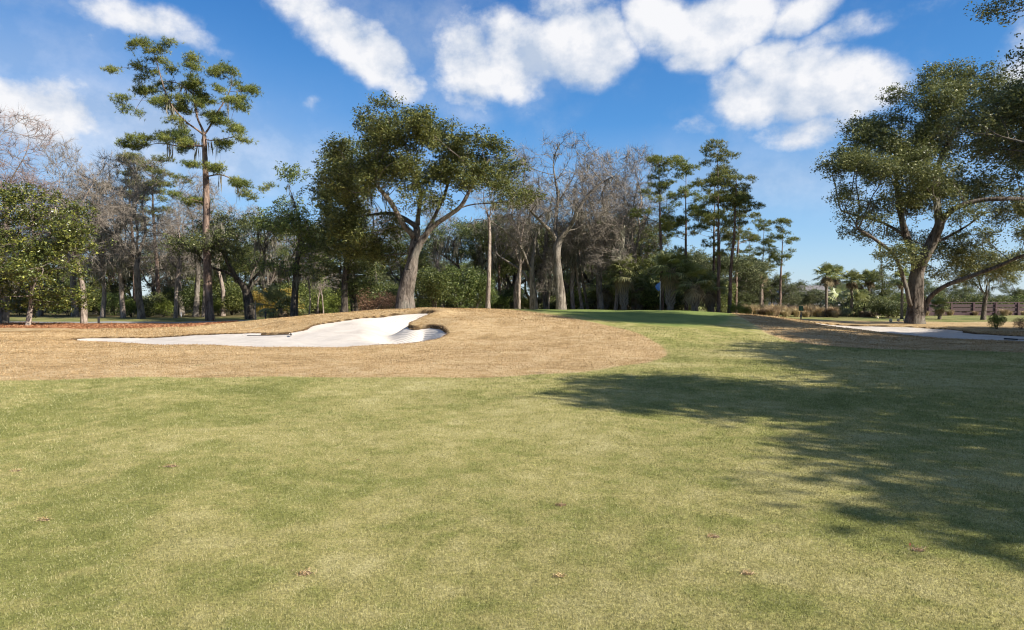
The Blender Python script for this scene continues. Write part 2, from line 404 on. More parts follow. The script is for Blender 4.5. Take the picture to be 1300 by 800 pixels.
cp(575, 408, 29); cp(590, 432, 25.5); cp(620, 412, 29); cp(655, 393.2, 38.5); cp(750, 393.5, 41); cp(850, 394.5, 41); cp(950, 399, 40)
cp(1000, 404, 38.5); cp(1035, 412.5, 34); cp(1035, 410.6, 37); cp(1035, 409.0, 40); cp(1040, 407.5, 45); cp(1075, 419, 31); cp(1075, 412, 40); cp(1100, 420, 32); cp(1100, 412, 40); cp(1080, 408.5, 45); cp(700, 422, 27); cp(800, 422, 27); cp(780, 405, 33); cp(900, 412, 31); cp(900, 436, 24.5)
cp(1000, 430, 27); cp(360, 420.5, 29); cp(440, 408, 31.5); cp(510, 402, 32.5); cp(250, 425, 29); cp(160, 431, 27.5); cp(480, 438, 24); cp(300, 441, 22.8)
cp(545, 415, 28.8); cp(1165, 410.5, 41); cp(1250, 414, 38)
for x in (-6, 0, 6, 12): cz(x, 50, .55)
ctrl = np.array(ctrl)
def tps(r2): return np.where(r2 > 1e-9, r2 * np.log(r2 + 1e-12) * .5, 0)
_A = ctrl[:, :2] / 20.0
_n = len(_A); _K = tps(((_A[:, None] - _A[None]) ** 2).sum(-1)) + np.eye(_n) * 2e-3
_P = np.hstack([np.ones((_n, 1)), _A]); _M = np.block([[_K, _P], [_P.T, np.zeros((3, 3))]])
_w = np.linalg.solve(_M, np.concatenate([ctrl[:, 2], np.zeros(3)]))
def hz0(x, y):
    x = np.asarray(x, float); y = np.asarray(y, float); sh = x.shape; X = x.ravel(); Y = y.ravel()
    out = np.empty(X.shape)
    for i in range(0, len(X), 40000):
        q = np.stack([X[i:i + 40000], Y[i:i + 40000]], -1) / 20.0
        out[i:i + 40000] = tps(((q[:, None] - _A[None]) ** 2).sum(-1)) @ _w[:_n] + _w[_n] + q @ _w[_n + 1:]
    rad = np.hypot(X, Y - 20)
    out = out * (1 - ss(rad, 55, 75))
    out += .018 * np.sin(X * .9 + 1) * np.sin(Y * .7) + .012 * np.sin(X * 2.1 + Y * 1.3) * (Y > 0)
    # low marsh far right behind the oak
    out -= 1.6 * ss(Y, 66, 74) * ss(X, 24, 34) * (1 - ss(Y, 130, 160))
    return out.reshape(sh)
def poly_sd(x, y, P):
    """signed distance, positive inside"""
    P = np.asarray(P, float); d = np.full(x.shape, 1e9); ins = np.zeros(x.shape, bool)
    for i in range(len(P)):
        a = P[i]; b = P[(i + 1) % len(P)]; e = b - a
        t = np.clip(((x - a[0]) * e[0] + (y - a[1]) * e[1]) / (e @ e), 0, 1)
        d = np.minimum(d, np.hypot(x - a[0] - t * e[0], y - a[1] - t * e[1]))
        cond = (a[1] > y) != (b[1] > y)
        with np.errstate(divide='ignore', invalid='ignore'):
            xi = (b[0] - a[0]) * (y - a[1]) / (b[1] - a[1] + 1e-12) + a[0]
        ins ^= cond & (x < xi)
    return np.where(ins, d, -d)
def smooth_poly(pts, it=3):
    P = np.array([((px - 650) / F * D, D) for px, D in pts])
    for _ in range(it):
        Q = np.roll(P, -1, 0); P = np.stack([P * .75 + Q * .25, P * .25 + Q * .75], 1).reshape(-1, 2)
    return P
BUNK_L = smooth_poly([(78, 27.4), (150, 25.4), (220, 24.2), (300, 23.2), (360, 22.9), (430, 23.3), (500, 24.3), (548, 25.3), (569, 26.7),
                      (566, 28.2), (550, 29.2), (533, 29.3), (526, 29.0), (516, 29.8), (532, 31.3), (558, 33.2), (540, 34.1), (500, 33.8), (460, 32.8), (425, 32), (398, 31.2),
                      (388, 29.4), (360, 28.4), (300, 29.0), (230, 29.8), (160, 30.0), (105, 29.4)])
BUNK_R = smooth_poly([(1012, 39.0), (1020, 38.0), (1045, 35.4), (1080, 33.2), (1130, 31.2), (1180, 29), (1240, 27.4), (1330, 25.8), (1400, 26.5),
                      (1380, 29), (1300, 30.5), (1245, 33), (1205, 36), (1165, 37.5), (1120, 38.6), (1070, 39.9), (1045, 39.9), (1022, 39.6)])
def lipL(x, y):
    px = x / np.maximum(y, 1) * F + 650
    return .035 + .09 * ss(y, 26, 30) + .10 * ss(px, 440, 520) * ss(y, 24.8, 27.8) * (1 - .45 * ss(y, 30.2, 32))
def bowl(x, y, d):
    px = x / np.maximum(y, 1) * F + 650
    return .62 * ss(d, .05, 1.3) * ss(px, 455, 520) * ss(y, 24.8, 27)
def lipR(x, y):
    px = x / np.maximum(y, 1) * F + 650
    return .04 + .10 * ss(y, 30, 38)
def hz(x, y, bunk=True):
    z = hz0(x, y)
    if not bunk: return z
    x = np.asarray(x, float); y = np.asarray(y, float)
    for P, lf in ((BUNK_L, lipL), (BUNK_R, lipR)):
        m = (x > P[:, 0].min() - 2) & (x < P[:, 0].max() + 2) & (y > P[:, 1].min() - 2) & (y < P[:, 1].max() + 2)
        if m.any():
            xs, ys = x[m], y[m]; d = poly_sd(xs, ys, P); d = d + .03 * np.sin(xs * 5) * np.sin(ys * 4.1)
            lp = lf(xs, ys)
            zz = z[m] + (.12 * np.exp(-(d + .5) ** 2 / .25) * ss(xs / np.maximum(ys, 1) * F + 650, 500, 545) * ss(ys, 30.5, 32) if lf is lipL else 0); zz = zz - (lp + .12) * ss(d, -.01, .13) - (bowl(xs, ys, d) if lf is lipL else 0) + .05 * lp * 2 * np.exp(-(d + .25) ** 2 / .1)
            z[m] = zz
    return z
def gz(x, y): return float(hz(np.array([float(x)]), np.array([float(y)]))[0])

# polar grid about the photographer's spot, finest towards the hole
th = np.concatenate([np.linspace(-R(44), R(44), 1100), np.linspace(R(44), R(360 - 44), 110)[1:-1]])
rr = np.concatenate([np.array([.02, .5, 1.0, 1.5, 1.9]), np.geomspace(2.2, 62, 620), np.geomspace(62, 2500, 60)[1:]])
TH, RR = np.meshgrid(th, rr); GX = RR * np.sin(TH); GY = RR * np.cos(TH); GZ = hz(GX, GY)
far = ss(RR, 150, 500); GZ = GZ * (1 - far)
nr, nth = GX.shape
# zones (signed distance-like, + inside)
ROUGH_A = smooth_poly([(628, 39.5), (660, 37), (715, 33.5), (785, 29), (832, 25), (850, 21), (845, 18.8), (815, 17), (740, 15.3), (600, 14.0), (450, 14.2), (300, 14.4), (150, 14.2),
                       (0, 13.5), (-300, 12.5), (-900, 10), (-900, 44), (100, 42), (300, 40), (420, 41), (520, 44)], 2)
ROUGH_B = smooth_poly([(925, 41), (936, 37), (950, 33), (975, 28.5), (1010, 25), (1100, 22.6), (1300, 20.5), (1600, 17), (2300, 13), (2300, 50), (1500, 50), (1300, 52), (1100, 54), (1000, 58), (930, 46)], 2)
GREENP_ = smooth_poly([(640, 40), (700, 35.5), (790, 31), (880, 29.5), (925, 32), (930, 36), (925, 42), (840, 46), (720, 46)], 2)
def zones(x, y):
    z = {}
    z['rough'] = np.maximum(poly_sd(x, y, ROUGH_A), poly_sd(x, y, ROUGH_B))
    z['green'] = poly_sd(x, y, GREENP_)
    # straw/pine needle bed to the left, past the bunker
    MUL = smooth_poly([(-900, 33), (-200, 36.5), (40, 37.5), (140, 36.5), (215, 36.5), (262, 37.5), (300, 41), (300, 43.6), (-900, 43.6)], 1)
    z['mulch'] = poly_sd(x, y, MUL)
    z['lawn'] = np.maximum(poly_sd(x, y, np.array([(-200., 46), (-4, 46), (-2, 56), (-200, 57)])), poly_sd(x, y, np.array([(19., 48), (200, 46), (200, 66), (24, 66)])))
    px = x / np.maximum(y, 1) * F + 650
    z['wood'] = np.where(y > 0, (y - 57) * .5 * (px < 930) + (y - 68) * .5 * (px >= 930), -5.) + np.where((np.abs(px - 700) < 250) & (y > 47), 6, 0)
    return {k: np.clip(v, -3, 3) for k, v in z.items()}
ZN = zones(GX.ravel(), GY.ravel())
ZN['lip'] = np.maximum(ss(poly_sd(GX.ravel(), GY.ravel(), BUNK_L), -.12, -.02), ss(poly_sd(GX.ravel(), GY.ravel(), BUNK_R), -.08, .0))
idx = np.arange(nr * nth).reshape(nr, nth)
nx = np.roll(idx, -1, 1)
FQ = np.stack([idx[:-1], idx[1:], nx[1:], nx[:-1]], -1).reshape(-1, 4)[:, ::-1]
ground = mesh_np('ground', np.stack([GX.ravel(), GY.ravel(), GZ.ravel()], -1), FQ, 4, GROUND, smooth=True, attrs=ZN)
tag(ground, kind='structure')

def sand_sheet(name, P, lf):
    x0, x1, y0, y1 = P[:, 0].min() - .4, P[:, 0].max() + .4, P[:, 1].min() - .4, P[:, 1].max() + .4
    s = .07; xs = np.arange(x0, x1, s); ys = np.arange(y0, y1, s); X, Y = np.meshgrid(xs, ys)
    d = poly_sd(X, Y, P); Z = hz0(X, Y) - lf(X, Y) + .07 * np.exp(-(d / .35) ** 2) * (lf(X, Y) > .1)
    if lf is lipL: Z -= bowl(X, Y, d)
    Z += .012 * np.sin(X * 3.1 + Y * 1.7) * np.sin(Y * 2.3 - X) - .06 * ss(d, .2, 2.5)
    i = np.arange(X.size).reshape(X.shape); ok = d > -.12
    f = np.stack([i[:-1, :-1], i[:-1, 1:], i[1:, 1:], i[1:, :-1]], -1)[(ok[:-1, :-1] & ok[:-1, 1:] & ok[1:, 1:] & ok[1:, :-1])]
    used, inv = np.unique(f, return_inverse=True)
    V = np.stack([X.ravel(), Y.ravel(), Z.ravel()], -1)[used]
    return tag(mesh_np(name, V, inv.reshape(-1, 4), 4, SAND, smooth=True), kind='structure')
sand_sheet('sand_bunker', BUNK_L, lipL)
sand_sheet('sand_bunker', BUNK_R, lipR)

def ribbon(name, cx, w, mat, lift=.012, smooth=True):
    cx = np.array(cx, float); out = []
    seg = []
    for i in range(len(cx) - 1):
        n = max(2, int(np.linalg.norm(cx[i + 1] - cx[i]) / .6)); t = np.linspace(0, 1, n, endpoint=False)[:, None]
        seg.append(cx[i] * (1 - t) + cx[i + 1] * t)
    c = np.concatenate(seg + [cx[-1:]]);
    for _ in range(6): c[1:-1] = (c[:-2] + c[1:-1] * 2 + c[2:]) / 4
    t = np.gradient(c, axis=0); t /= np.linalg.norm(t, axis=1)[:, None]; nrm = np.stack([-t[:, 1], t[:, 0]], -1)
    off = np.linspace(-w / 2, w / 2, 7); V = []
    for k in off:
        q = c + nrm * k; V.append(np.stack([q[:, 0], q[:, 1], hz(q[:, 0], q[:, 1]) + lift], -1))
    V = np.stack(V, 1); m = len(c); i = np.arange(m * 7).reshape(m, 7)
    f = np.stack([i[:-1, :-1], i[:-1, 1:], i[1:, 1:], i[1:, :-1]], -1).reshape(-1, 4)[:, ::-1]
    return tag(mesh_np(name, V.reshape(-1, 3), f, 4, mat, smooth=smooth), kind='structure')
ribbon('cart_path', [(-70, 42.5), (-45, 44.3), (-30, 45.3), (-18, 46.8), (-8, 50), (2, 57), (10, 64)], 2.6, PATHM, .03)

# ------------------------------------------------------------------ grass
def vnoise(x, y, s, seed):
    r = np.random.default_rng(seed); out = 0
    for k in range(5):
        a = r.uniform(0, 2 * PI, 3); f = s * (1.7 ** k)
        out = out + np.sin(x * f * math.cos(a[0]) + y * f * math.sin(a[0]) + a[1] + 1.3 * np.sin(y * f * .7 + a[2])) / (1.3 ** k)
    return out / 2.5
def blades(name, n, rmin, rmax, cond, hgt, wid, mat, lean=1.0, power=1.0, seed=1, span=50):
    r = np.random.default_rng(seed)
    u = r.random(n); rad = rmin * (rmax / rmin) ** u if power == 0 else (rmin ** power + u * (rmax ** power - rmin ** power)) ** (1 / power)
    t = r.uniform(-R(span), R(span), n); x = rad * np.sin(t); y = rad * np.cos(t)
    k = cond(x, y); x, y, rad = x[k], y[k], rad[k]; n = len(x)
    z = hz(x, y); sc = wid(rad); h = hgt(rad) * r.uniform(.5, 1.3, n)
    a = r.uniform(0, 2 * PI, n); ln = np.abs(r.normal(0, lean, n))
    tip = np.stack([np.cos(a) * ln * h, np.sin(a) * ln * h, h / np.sqrt(1 + ln ** 2) * 1.2 + .002], -1)
    b = r.uniform(0, 2 * PI, n); wv = np.stack([np.cos(b), np.sin(b), np.zeros(n)], -1) * sc[:, None]
    base = np.stack([x, y, z - .003], -1)
    V = np.stack([base - wv, base + wv, base + tip], 1).reshape(-1, 3)
    v = np.clip(.5 + .22 * r.normal(size=n) + .18 * vnoise(x, y, 9, 3) + (.25 if mat is ROUGHB else .12) * vnoise(x * .7, y * 1.3, 2.2, 5) + (.22 * vnoise(x * .5, y, .9, 15) if mat is ROUGHB else 0), 0, 1)
    return tag(mesh_np(name, V, np.arange(3 * n).reshape(-1, 3), 3, mat, attrs={'v': np.repeat(v, 3)}), 'short mown fairway grass, half dormant, green mixed with straw', 'grass', kind='stuff')
inrough = lambda x, y: np.maximum(poly_sd(x, y, ROUGH_A), poly_sd(x, y, ROUGH_B)) > .03
notsand = lambda x, y: (poly_sd(x, y, BUNK_L) < -.0) & (poly_sd(x, y, BUNK_R) < -.0)
blades('fairway_grass', 1100000, 2.4, 30, lambda x, y: ~inrough(x, y), lambda d: .010 + .0009 * d, lambda d: .0007 + .00037 * d, BLADE, 1.3, 0, 11)
g2 = blades('rough_grass', 400000, 12.5, 42, lambda x, y: inrough(x, y) & notsand(x, y) & (y < 40), lambda d: .016 + .0005 * d, lambda d: .0008 + .00040 * d, ROUGHB, 1.0, 1.3, 12)
g2['label'] = 'tan dormant rough grass around the bunkers and on the mound'
# shaggy overhang round the bunker lips
def lip_fringe():
    r = np.random.default_rng(5); V = []; vv = []
    for P, h in ((BUNK_L, .065), (BUNK_R, .06)):
        for i in range(len(P)):
            a = P[i]; b = P[(i + 1) % len(P)]; ln = np.linalg.norm(b - a); n = int(ln * 75)
            t = r.random(n)[:, None]; q = a + (b - a) * t + r.normal(0, .05, (n, 2)); nm = np.array([-(b - a)[1], (b - a)[0]]) / (ln + 1e-9)
            z = hz(q[:, 0], q[:, 1] ); z0 = hz0(q[:, 0], q[:, 1]); q3 = np.stack([q[:, 0], q[:, 1], np.maximum(z, z0 - .10)], -1)
            d = np.stack([nm[0] + r.normal(0, .5, n), nm[1] + r.normal(0, .5, n), r.normal(.3, .5, n)], -1) * h * r.uniform(.4, 1, n)[:, None]
            w = r.normal(0, .007, (n, 3))
            V.append(np.stack([q3 - w, q3 + w, q3 + d], 1).reshape(-1, 3)); vv.append(np.repeat(np.clip(r.normal(.4, .22, n), 0, 1), 3))
    V = np.concatenate(V); o = mesh_np('lip_grass', V, np.arange(len(V)).reshape(-1, 3), 3, ROUGHB, attrs={'v': np.concatenate(vv)})
    tag(o, 'shaggy straw grass overhanging the edges of both sand bunkers', 'grass', kind='stuff')
lip_fringe()
# pine needle litter pieces
def litter():
    r = np.random.default_rng(8); n = 26000
    x = r.uniform(-42, -12, n); y = r.uniform(35.5, 43.8, n); k = zones(x, y)['mulch'] > -.1; x, y = x[k], y[k]; n = len(x)
    c = np.stack([x, y, hz(x, y) + r.uniform(.0, .06, n)], -1); d = r.normal(size=(n, 3)); d[:, 2] *= .35; d /= np.linalg.norm(d, axis=1)[:, None]; d *= .11
    w = np.cross(d, r.normal(size=(n, 3))); w = w / np.linalg.norm(w, axis=1)[:, None] * .018
    V = np.stack([c - d, c + w, c + d, c - w], 1).reshape(-1, 3)
    o = mesh_np('pine_straw', V, np.arange(len(V)).reshape(-1, 4), 4, LEAF_LITTER, attrs={'v': np.repeat(r.random(n), 4)})
    tag(o, 'reddish pine straw and fallen leaves under the magnolia', 'pine straw', kind='stuff')
litter()

# ------------------------------------------------------------------ tree growth
def resample(pts, step):
    pts = np.array(pts, float); out = [pts[0]]
    # catmull-ish smoothing
    if len(pts) > 2:
        P = np.vstack([2 * pts[0] - pts[1], pts, 2 * pts[-1] - pts[-2]]); q = []
        for i in range(1, len(P) - 2):
            for t in np.linspace(0, 1, 8, endpoint=False):
                a, b, c, d = P[i - 1], P[i], P[i + 1], P[i + 2]
                q.append(.5 * (2 * b + (c - a) * t + (2 * a - 5 * b + 4 * c - d) * t * t + (3 * b - a - 3 * c + d) * t ** 3))
        q.append(pts[-1]); pts = np.array(q)
    d = np.concatenate([[0], np.cumsum(np.linalg.norm(np.diff(pts, axis=0), axis=1))]); n = max(1, int(round(d[-1] / step)))
    s = np.linspace(0, d[-1], n + 1)
    return np.stack([np.interp(s, d, pts[:, k]) for k in range(3)], -1)
def colonize(paths, attr, step=.45, kill=.6, infl=5.0, iters=90, jit=.18, trop=(0, 0, .05), r=rng, maxn=9000, mingrow=0.0, wig=.16):
    def wiggle(q):
        n = len(q)
        if n < 5: return q
        w = np.cumsum(r.normal(0, step * wig, (n, 3)), 0); w -= np.linspace(0, 1, n)[:, None] * w[-1]; w[:, 2] *= .6
        return q + w
    P = [resample(paths[0], step) * 1.0]; P[0] = P[0] + (wiggle(P[0]) - P[0]) * .5; par = [np.arange(-1, len(P[0]) - 1)]
    pts = P[0]; pa = par[0]
    for pth in paths[1:]:
        q = wiggle(resample(pth, step)); j = int(np.argmin(((pts - q[0]) ** 2).sum(1)))
        q = q[1:]; base = len(pts); pp = np.arange(base - 1, base + len(q) - 1); pp[0] = j
        pts = np.vstack([pts, q]); pa = np.concatenate([pa, pp])
    A = np.array(attr); 
    grow_ok = pts[:, 2] >= mingrow
    def nearest(A, Q, off):
        bd = np.full(len(A), 1e9); bi = np.zeros(len(A), int)
        for i in range(0, len(Q), 400):
            d = ((A[:, None] - Q[None, i:i + 400]) ** 2).sum(-1); k = d.argmin(1); m = d[np.arange(len(A)), k]
            u = m < bd; bd[u] = m[u]; bi[u] = off + i + k[u]
        return bd, bi
    ok = np.where(grow_ok)[0]
    bd, bi = nearest(A, pts[ok], 0); bi = ok[bi]
    nch = np.zeros(60000, int); np.add.at(nch, pa[pa >= 0], 1)
    pts_l = [pts]; N_ = len(pts); allp = np.zeros((maxn + 500, 3)); allp[:N_] = pts; allpar = np.full(maxn + 500, -1); allpar[:N_] = pa
    for it in range(iters):
        if len(A) == 0 or N_ > maxn - 400: break
        act = bd < infl ** 2
        if not act.any():
            act = bd <= np.sort(bd)[min(len(bd) - 1, 12)]
        ii = bi[act]; dirs = A[act] - allp[ii]; dirs /= (np.linalg.norm(dirs, axis=1)[:, None] + 1e-9)
        un, inv = np.unique(ii, return_inverse=True); D = np.zeros((len(un), 3)); np.add.at(D, inv, dirs)
        D /= (np.linalg.norm(D, axis=1)[:, None] + 1e-6)
        pick = np.zeros(len(un), int); o_ = r.permutation(len(ii)); pick[inv[o_]] = o_; rd = dirs[pick]
        wgt = np.where(nch[un] == 0, .35, 1.6)[:, None]; D = D + rd * wgt; D /= (np.linalg.norm(D, axis=1)[:, None] + 1e-6); D += np.array(trop) + r.normal(0, jit, D.shape); D /= np.linalg.norm(D, axis=1)[:, None]
        m = nch[un] < 4; sat = un[~m]; un, D = un[m], D[m]
        if len(sat):
            keep = ~(np.isin(bi, sat)); 
            if len(un) == 0: A, bd, bi = A[keep], bd[keep], bi[keep]; continue
            A, bd, bi = A[keep], bd[keep], bi[keep]
        if len(un) == 0: break
        if len(un) > 350: sel = r.choice(len(un), 350, replace=False); un, D = un[sel], D[sel]
        new = allp[un] + D * step; k = len(new)
        allp[N_:N_ + k] = new; allpar[N_:N_ + k] = un; nch[un] += 1
        nb, ni = nearest(A, new, N_); u = nb < bd; bd[u] = nb[u]; bi[u] = ni[u]; N_ += k
        al = bd > kill ** 2; A, bd, bi = A[al], bd[al], bi[al]
    return allp[:N_], allpar[:N_], len(pts)
def radii(P, par, R0, r0=.012):
    n = len(P); ch = np.zeros(n, int); np.add.at(ch, par[par >= 0], 1)
    tips = (ch == 0).sum(); e = max(1.6, math.log(max(tips, 2)) / math.log(R0 / r0))
    acc = np.zeros(n); rad = np.zeros(n); sub = np.ones(n, int)
    for i in range(n - 1, -1, -1):
        if ch[i] == 0: acc[i] = r0 ** e
        rad[i] = acc[i] ** (1 / e)
        if par[i] >= 0: acc[par[i]] += acc[i] * 1.0; sub[par[i]] += sub[i]
    dist = np.zeros(n)
    for i in range(n):
        if par[i] >= 0: dist[i] = dist[par[i]] + np.linalg.norm(P[i] - P[par[i]])
    rad = np.maximum(rad * (1 - .55 * np.clip((dist / dist.max() - .12) / .6, 0, 1)), r0 * .8)
    return rad, ch, sub
def tubes(P, par, rad, sides=10, flare=0.35, flare_h=.9):
    n = len(P); kids = [[] for _ in range(n)]
    for i in range(n):
        if par[i] >= 0: kids[par[i]].append(i)
    Vs = []; Fs = []; base = 0; starts = [(0, None)]
    z0 = P[0, 2]
    while starts:
        s, frm = starts.pop(); chain = [s]; 
        while kids[chain[-1]]:
            k = sorted(kids[chain[-1]], key=lambda q: -rad[q]); 
            for o in k[1:]: starts.append((o, chain[-1]))
            chain.append(k[0])
        pts = P[chain].copy(); rr_ = rad[chain].copy()
        if frm is not None:
            pts = np.vstack([P[frm], pts]); rr_ = np.concatenate([[min(rr_[0] * 1.25, rad[frm])], rr_])
        else:
            rr_ = rr_ * (1 + flare * np.exp(-(pts[:, 2] - z0) / (flare_h * .5)))
            if rr_[0] > .06: pts[0, 2] -= .35
        if len(pts) < 2: continue
        for _ in range(2):
            if len(pts) > 3: pts[1:-1] = pts[1:-1] * .5 + (pts[:-2] + pts[2:]) * .25; rr_[1:-1] = rr_[1:-1] * .5 + (rr_[:-2] + rr_[2:]) * .25
        rr_[-1] *= .35
        ns = sides if rr_[0] > .10 else (5 if rr_[0] > .035 else 3)
        T = np.gradient(pts, axis=0); T /= (np.linalg.norm(T, axis=1)[:, None] + 1e-9)
        ref = np.cross(T[0], (0, 0, 1) if abs(T[0][2]) < .9 else (1, 0, 0)); ref /= np.linalg.norm(ref) + 1e-9
        ang = np.arange(ns) * 2 * PI / ns; ca, sa = np.cos(ang)[:, None], np.sin(ang)[:, None]
        rings = np.empty((len(pts), ns, 3))
        for i in range(len(pts)):
            ref = ref - T[i] * ref.dot(T[i]); l = math.sqrt(ref.dot(ref)); ref = ref / (l + 1e-9); bi = np.cross(T[i], ref)
            lump = 1 + (.10 * np.sin(ang * 3 + i * .35) + .06 * np.sin(ang * 5 - i * .6))[:, None] if ns >= 8 else 1
            rings[i] = pts[i] + rr_[i] * lump * (ca * ref + sa * bi)
        Vs.append(rings.reshape(-1, 3)); m = len(pts)
        i = base + np.arange(m * ns).reshape(m, ns); j = np.roll(i, -1, 1)
        Fs.append(np.stack([i[:-1], j[:-1], j[1:], i[1:]], -1).reshape(-1, 4)); base += m * ns
    return np.vstack(Vs), np.vstack(Fs)
def leaf_quads(C, Lr, Wr, r, up=.5, updir=None, clump=None):
    n = len(C); nn = r.normal(size=(n, 3)); nn[:, 2] = np.abs(nn[:, 2]) + up; nn /= np.linalg.norm(nn, axis=1)[:, None]
    u = np.cross(nn, r.normal(size=(n, 3))); u /= (np.linalg.norm(u, axis=1)[:, None] + 1e-9); v = np.cross(nn, u)
    l = Lr * r.uniform(.6, 1.3, n)[:, None] / 2; w = Wr * r.uniform(.6, 1.3, n)[:, None] / 2
    bend = nn * l * r.uniform(-.35, .1, n)[:, None]
    return np.stack([C - u * l + bend, C + v * w, C + u * l + bend, C - v * w], 1).reshape(-1, 3)
def crown_leaves(P, sub, k, spread, Lr, Wr, r, thr=3, up=.5, flat=.7, zmin=.3, jitv=.2):
    T = P[sub <= thr]; ncl = max(2, int(round(k / 11))); T = np.repeat(T, ncl, 0) + r.normal(0, 1, (len(T) * ncl, 3)) * spread * np.array([1, 1, flat]); k = 11
    n = len(T) * k; c = np.repeat(T, k, 0) + r.normal(0, 1, (n, 3)) * .125 * np.array([1, 1, flat])
    c[:, 2] = np.maximum(c[:, 2], zmin)
    tv = np.repeat(r.normal(.5, .16, len(T)), k); v = np.clip(tv + r.normal(0, jitv, n), 0, 1)
    return leaf_quads(c, Lr, Wr, r, up), np.repeat(v, 4)
def needle_tufts(P, par, sub, k, r, thr=3, ln=.26, wd=.02, spread=.22, per=9):
    T = P[sub <= thr]; n = len(T) * k; c = np.repeat(T, k, 0) + r.normal(0, 1, (n, 3)) * spread * np.array([1, 1, .45])
    tv = np.repeat(r.normal(.5, .18, len(T)), k)
    C = np.repeat(c, per, 0); m = len(C); d = r.normal(size=(m, 3)); d[:, 2] += .55; d /= np.linalg.norm(d, axis=1)[:, None]; d *= ln * r.uniform(.6, 1.2, m)[:, None]
    w = np.cross(d, r.normal(size=(m, 3))); w = w / np.linalg.norm(w, axis=1)[:, None] * wd
    V = np.stack([C - w * .6, C + w * .6, C + d], 1).reshape(-1, 3)
    return V, np.repeat(np.clip(np.repeat(tv, per) + r.normal(0, .15, m), 0, 1), 3)
def hanging(P, rad, r, n, lo=.02, hi=.12, ln=(.4, 1.3), zmin=2.5, per=9, wd=.035):
    c = np.where((rad > lo) & (rad < hi) & (P[:, 2] > zmin))[0]
    if len(c) == 0: return None
    T = P[r.choice(c, n)]; C = np.repeat(T, per, 0) + r.normal(0, .11, (n * per, 3)); m = len(C)
    l = np.repeat(r.uniform(*ln, n), per) * r.uniform(.4, 1.1, m)
    a = r.uniform(0, PI, m); w = np.stack([np.cos(a), np.sin(a), np.zeros(m)], -1) * wd * r.uniform(.5, 1.3, m)[:, None]
    s1 = r.normal(0, .05, (m, 3)); s2 = s1 + r.normal(0, .07, (m, 3)); dz = np.zeros((m, 3)); dz[:, 2] = -l
    a0 = C; a1 = C + dz * .5 + s1; a2 = C + dz + s2
    V = np.stack([a0 - w * .5, a0 + w * .5, a1 + w, a1 - w, a2 + w * .15, a2 - w * .15], 1).reshape(-1, 3)
    b = np.arange(m)[:, None] * 6; Fq = np.vstack([b + np.array([0, 1, 2, 3]), b + np.array([3, 2, 4, 5])])
    return V, Fq, np.repeat(r.random(m), 6)
def twigs(P, par, sub, k, r, thr=2, ln=.7, wd=.008):
    T = np.where((sub <= thr) & (par >= 0))[0]; d0 = P[T] - P[par[T]]; d0 /= np.linalg.norm(d0, axis=1)[:, None] + 1e-9
    C = np.repeat(P[T], k, 0); n = len(C); d = np.repeat(d0, k, 0) + r.normal(0, .55, (n, 3)); d[:, 2] += .25; d /= np.linalg.norm(d, axis=1)[:, None]
    l = ln * r.uniform(.4, 1.3, n)[:, None]; C = C - np.repeat(d0, k, 0) * r.uniform(0, .4, n)[:, None]; mid = C + d * l * .5 + r.normal(0, .05, (n, 3)); e = C + d * l + r.normal(0, .1, (n, 3))
    # sub twigs
    d2 = d + r.normal(0, .6, (n, 3)); e2 = mid + d2 * l * .45
    d3 = d + r.normal(0, .7, (n, 3)); e3 = mid + d3 * l * .38
    w = np.cross(d, r.normal(size=(n, 3))); w = w / (np.linalg.norm(w, axis=1)[:, None] + 1e-9) * wd
    V = np.stack([C - w, C + w, mid + w * .6, mid - w * .6, e, e2, e3], 1).reshape(-1, 3); b = np.arange(n)[:, None] * 7
    Fq = np.vstack([b + np.array([0, 1, 2]), b + np.array([0, 2, 3]), b + np.array([3, 2, 4]), b + np.array([3, 2, 5]), b + np.array([3, 2, 6])])
    return V, Fq
def lobes(L_, r, dens=1.0, shell=.35):
    """ellipsoids (cx,cy,cz,rx,ry,rz) -> attractor points"""
    out = []
    for (x, y, z, a, b, c) in L_:
        n = max(6, int(dens * a * b * c)); d = r.normal(size=(n, 3)); d /= np.linalg.norm(d, axis=1)[:, None]
        q = d * (r.uniform(shell, 1, n) ** .5)[:, None] * np.array([a, b, c]); out.append(q + np.array([x, y, z]))
    return np.vstack(out)

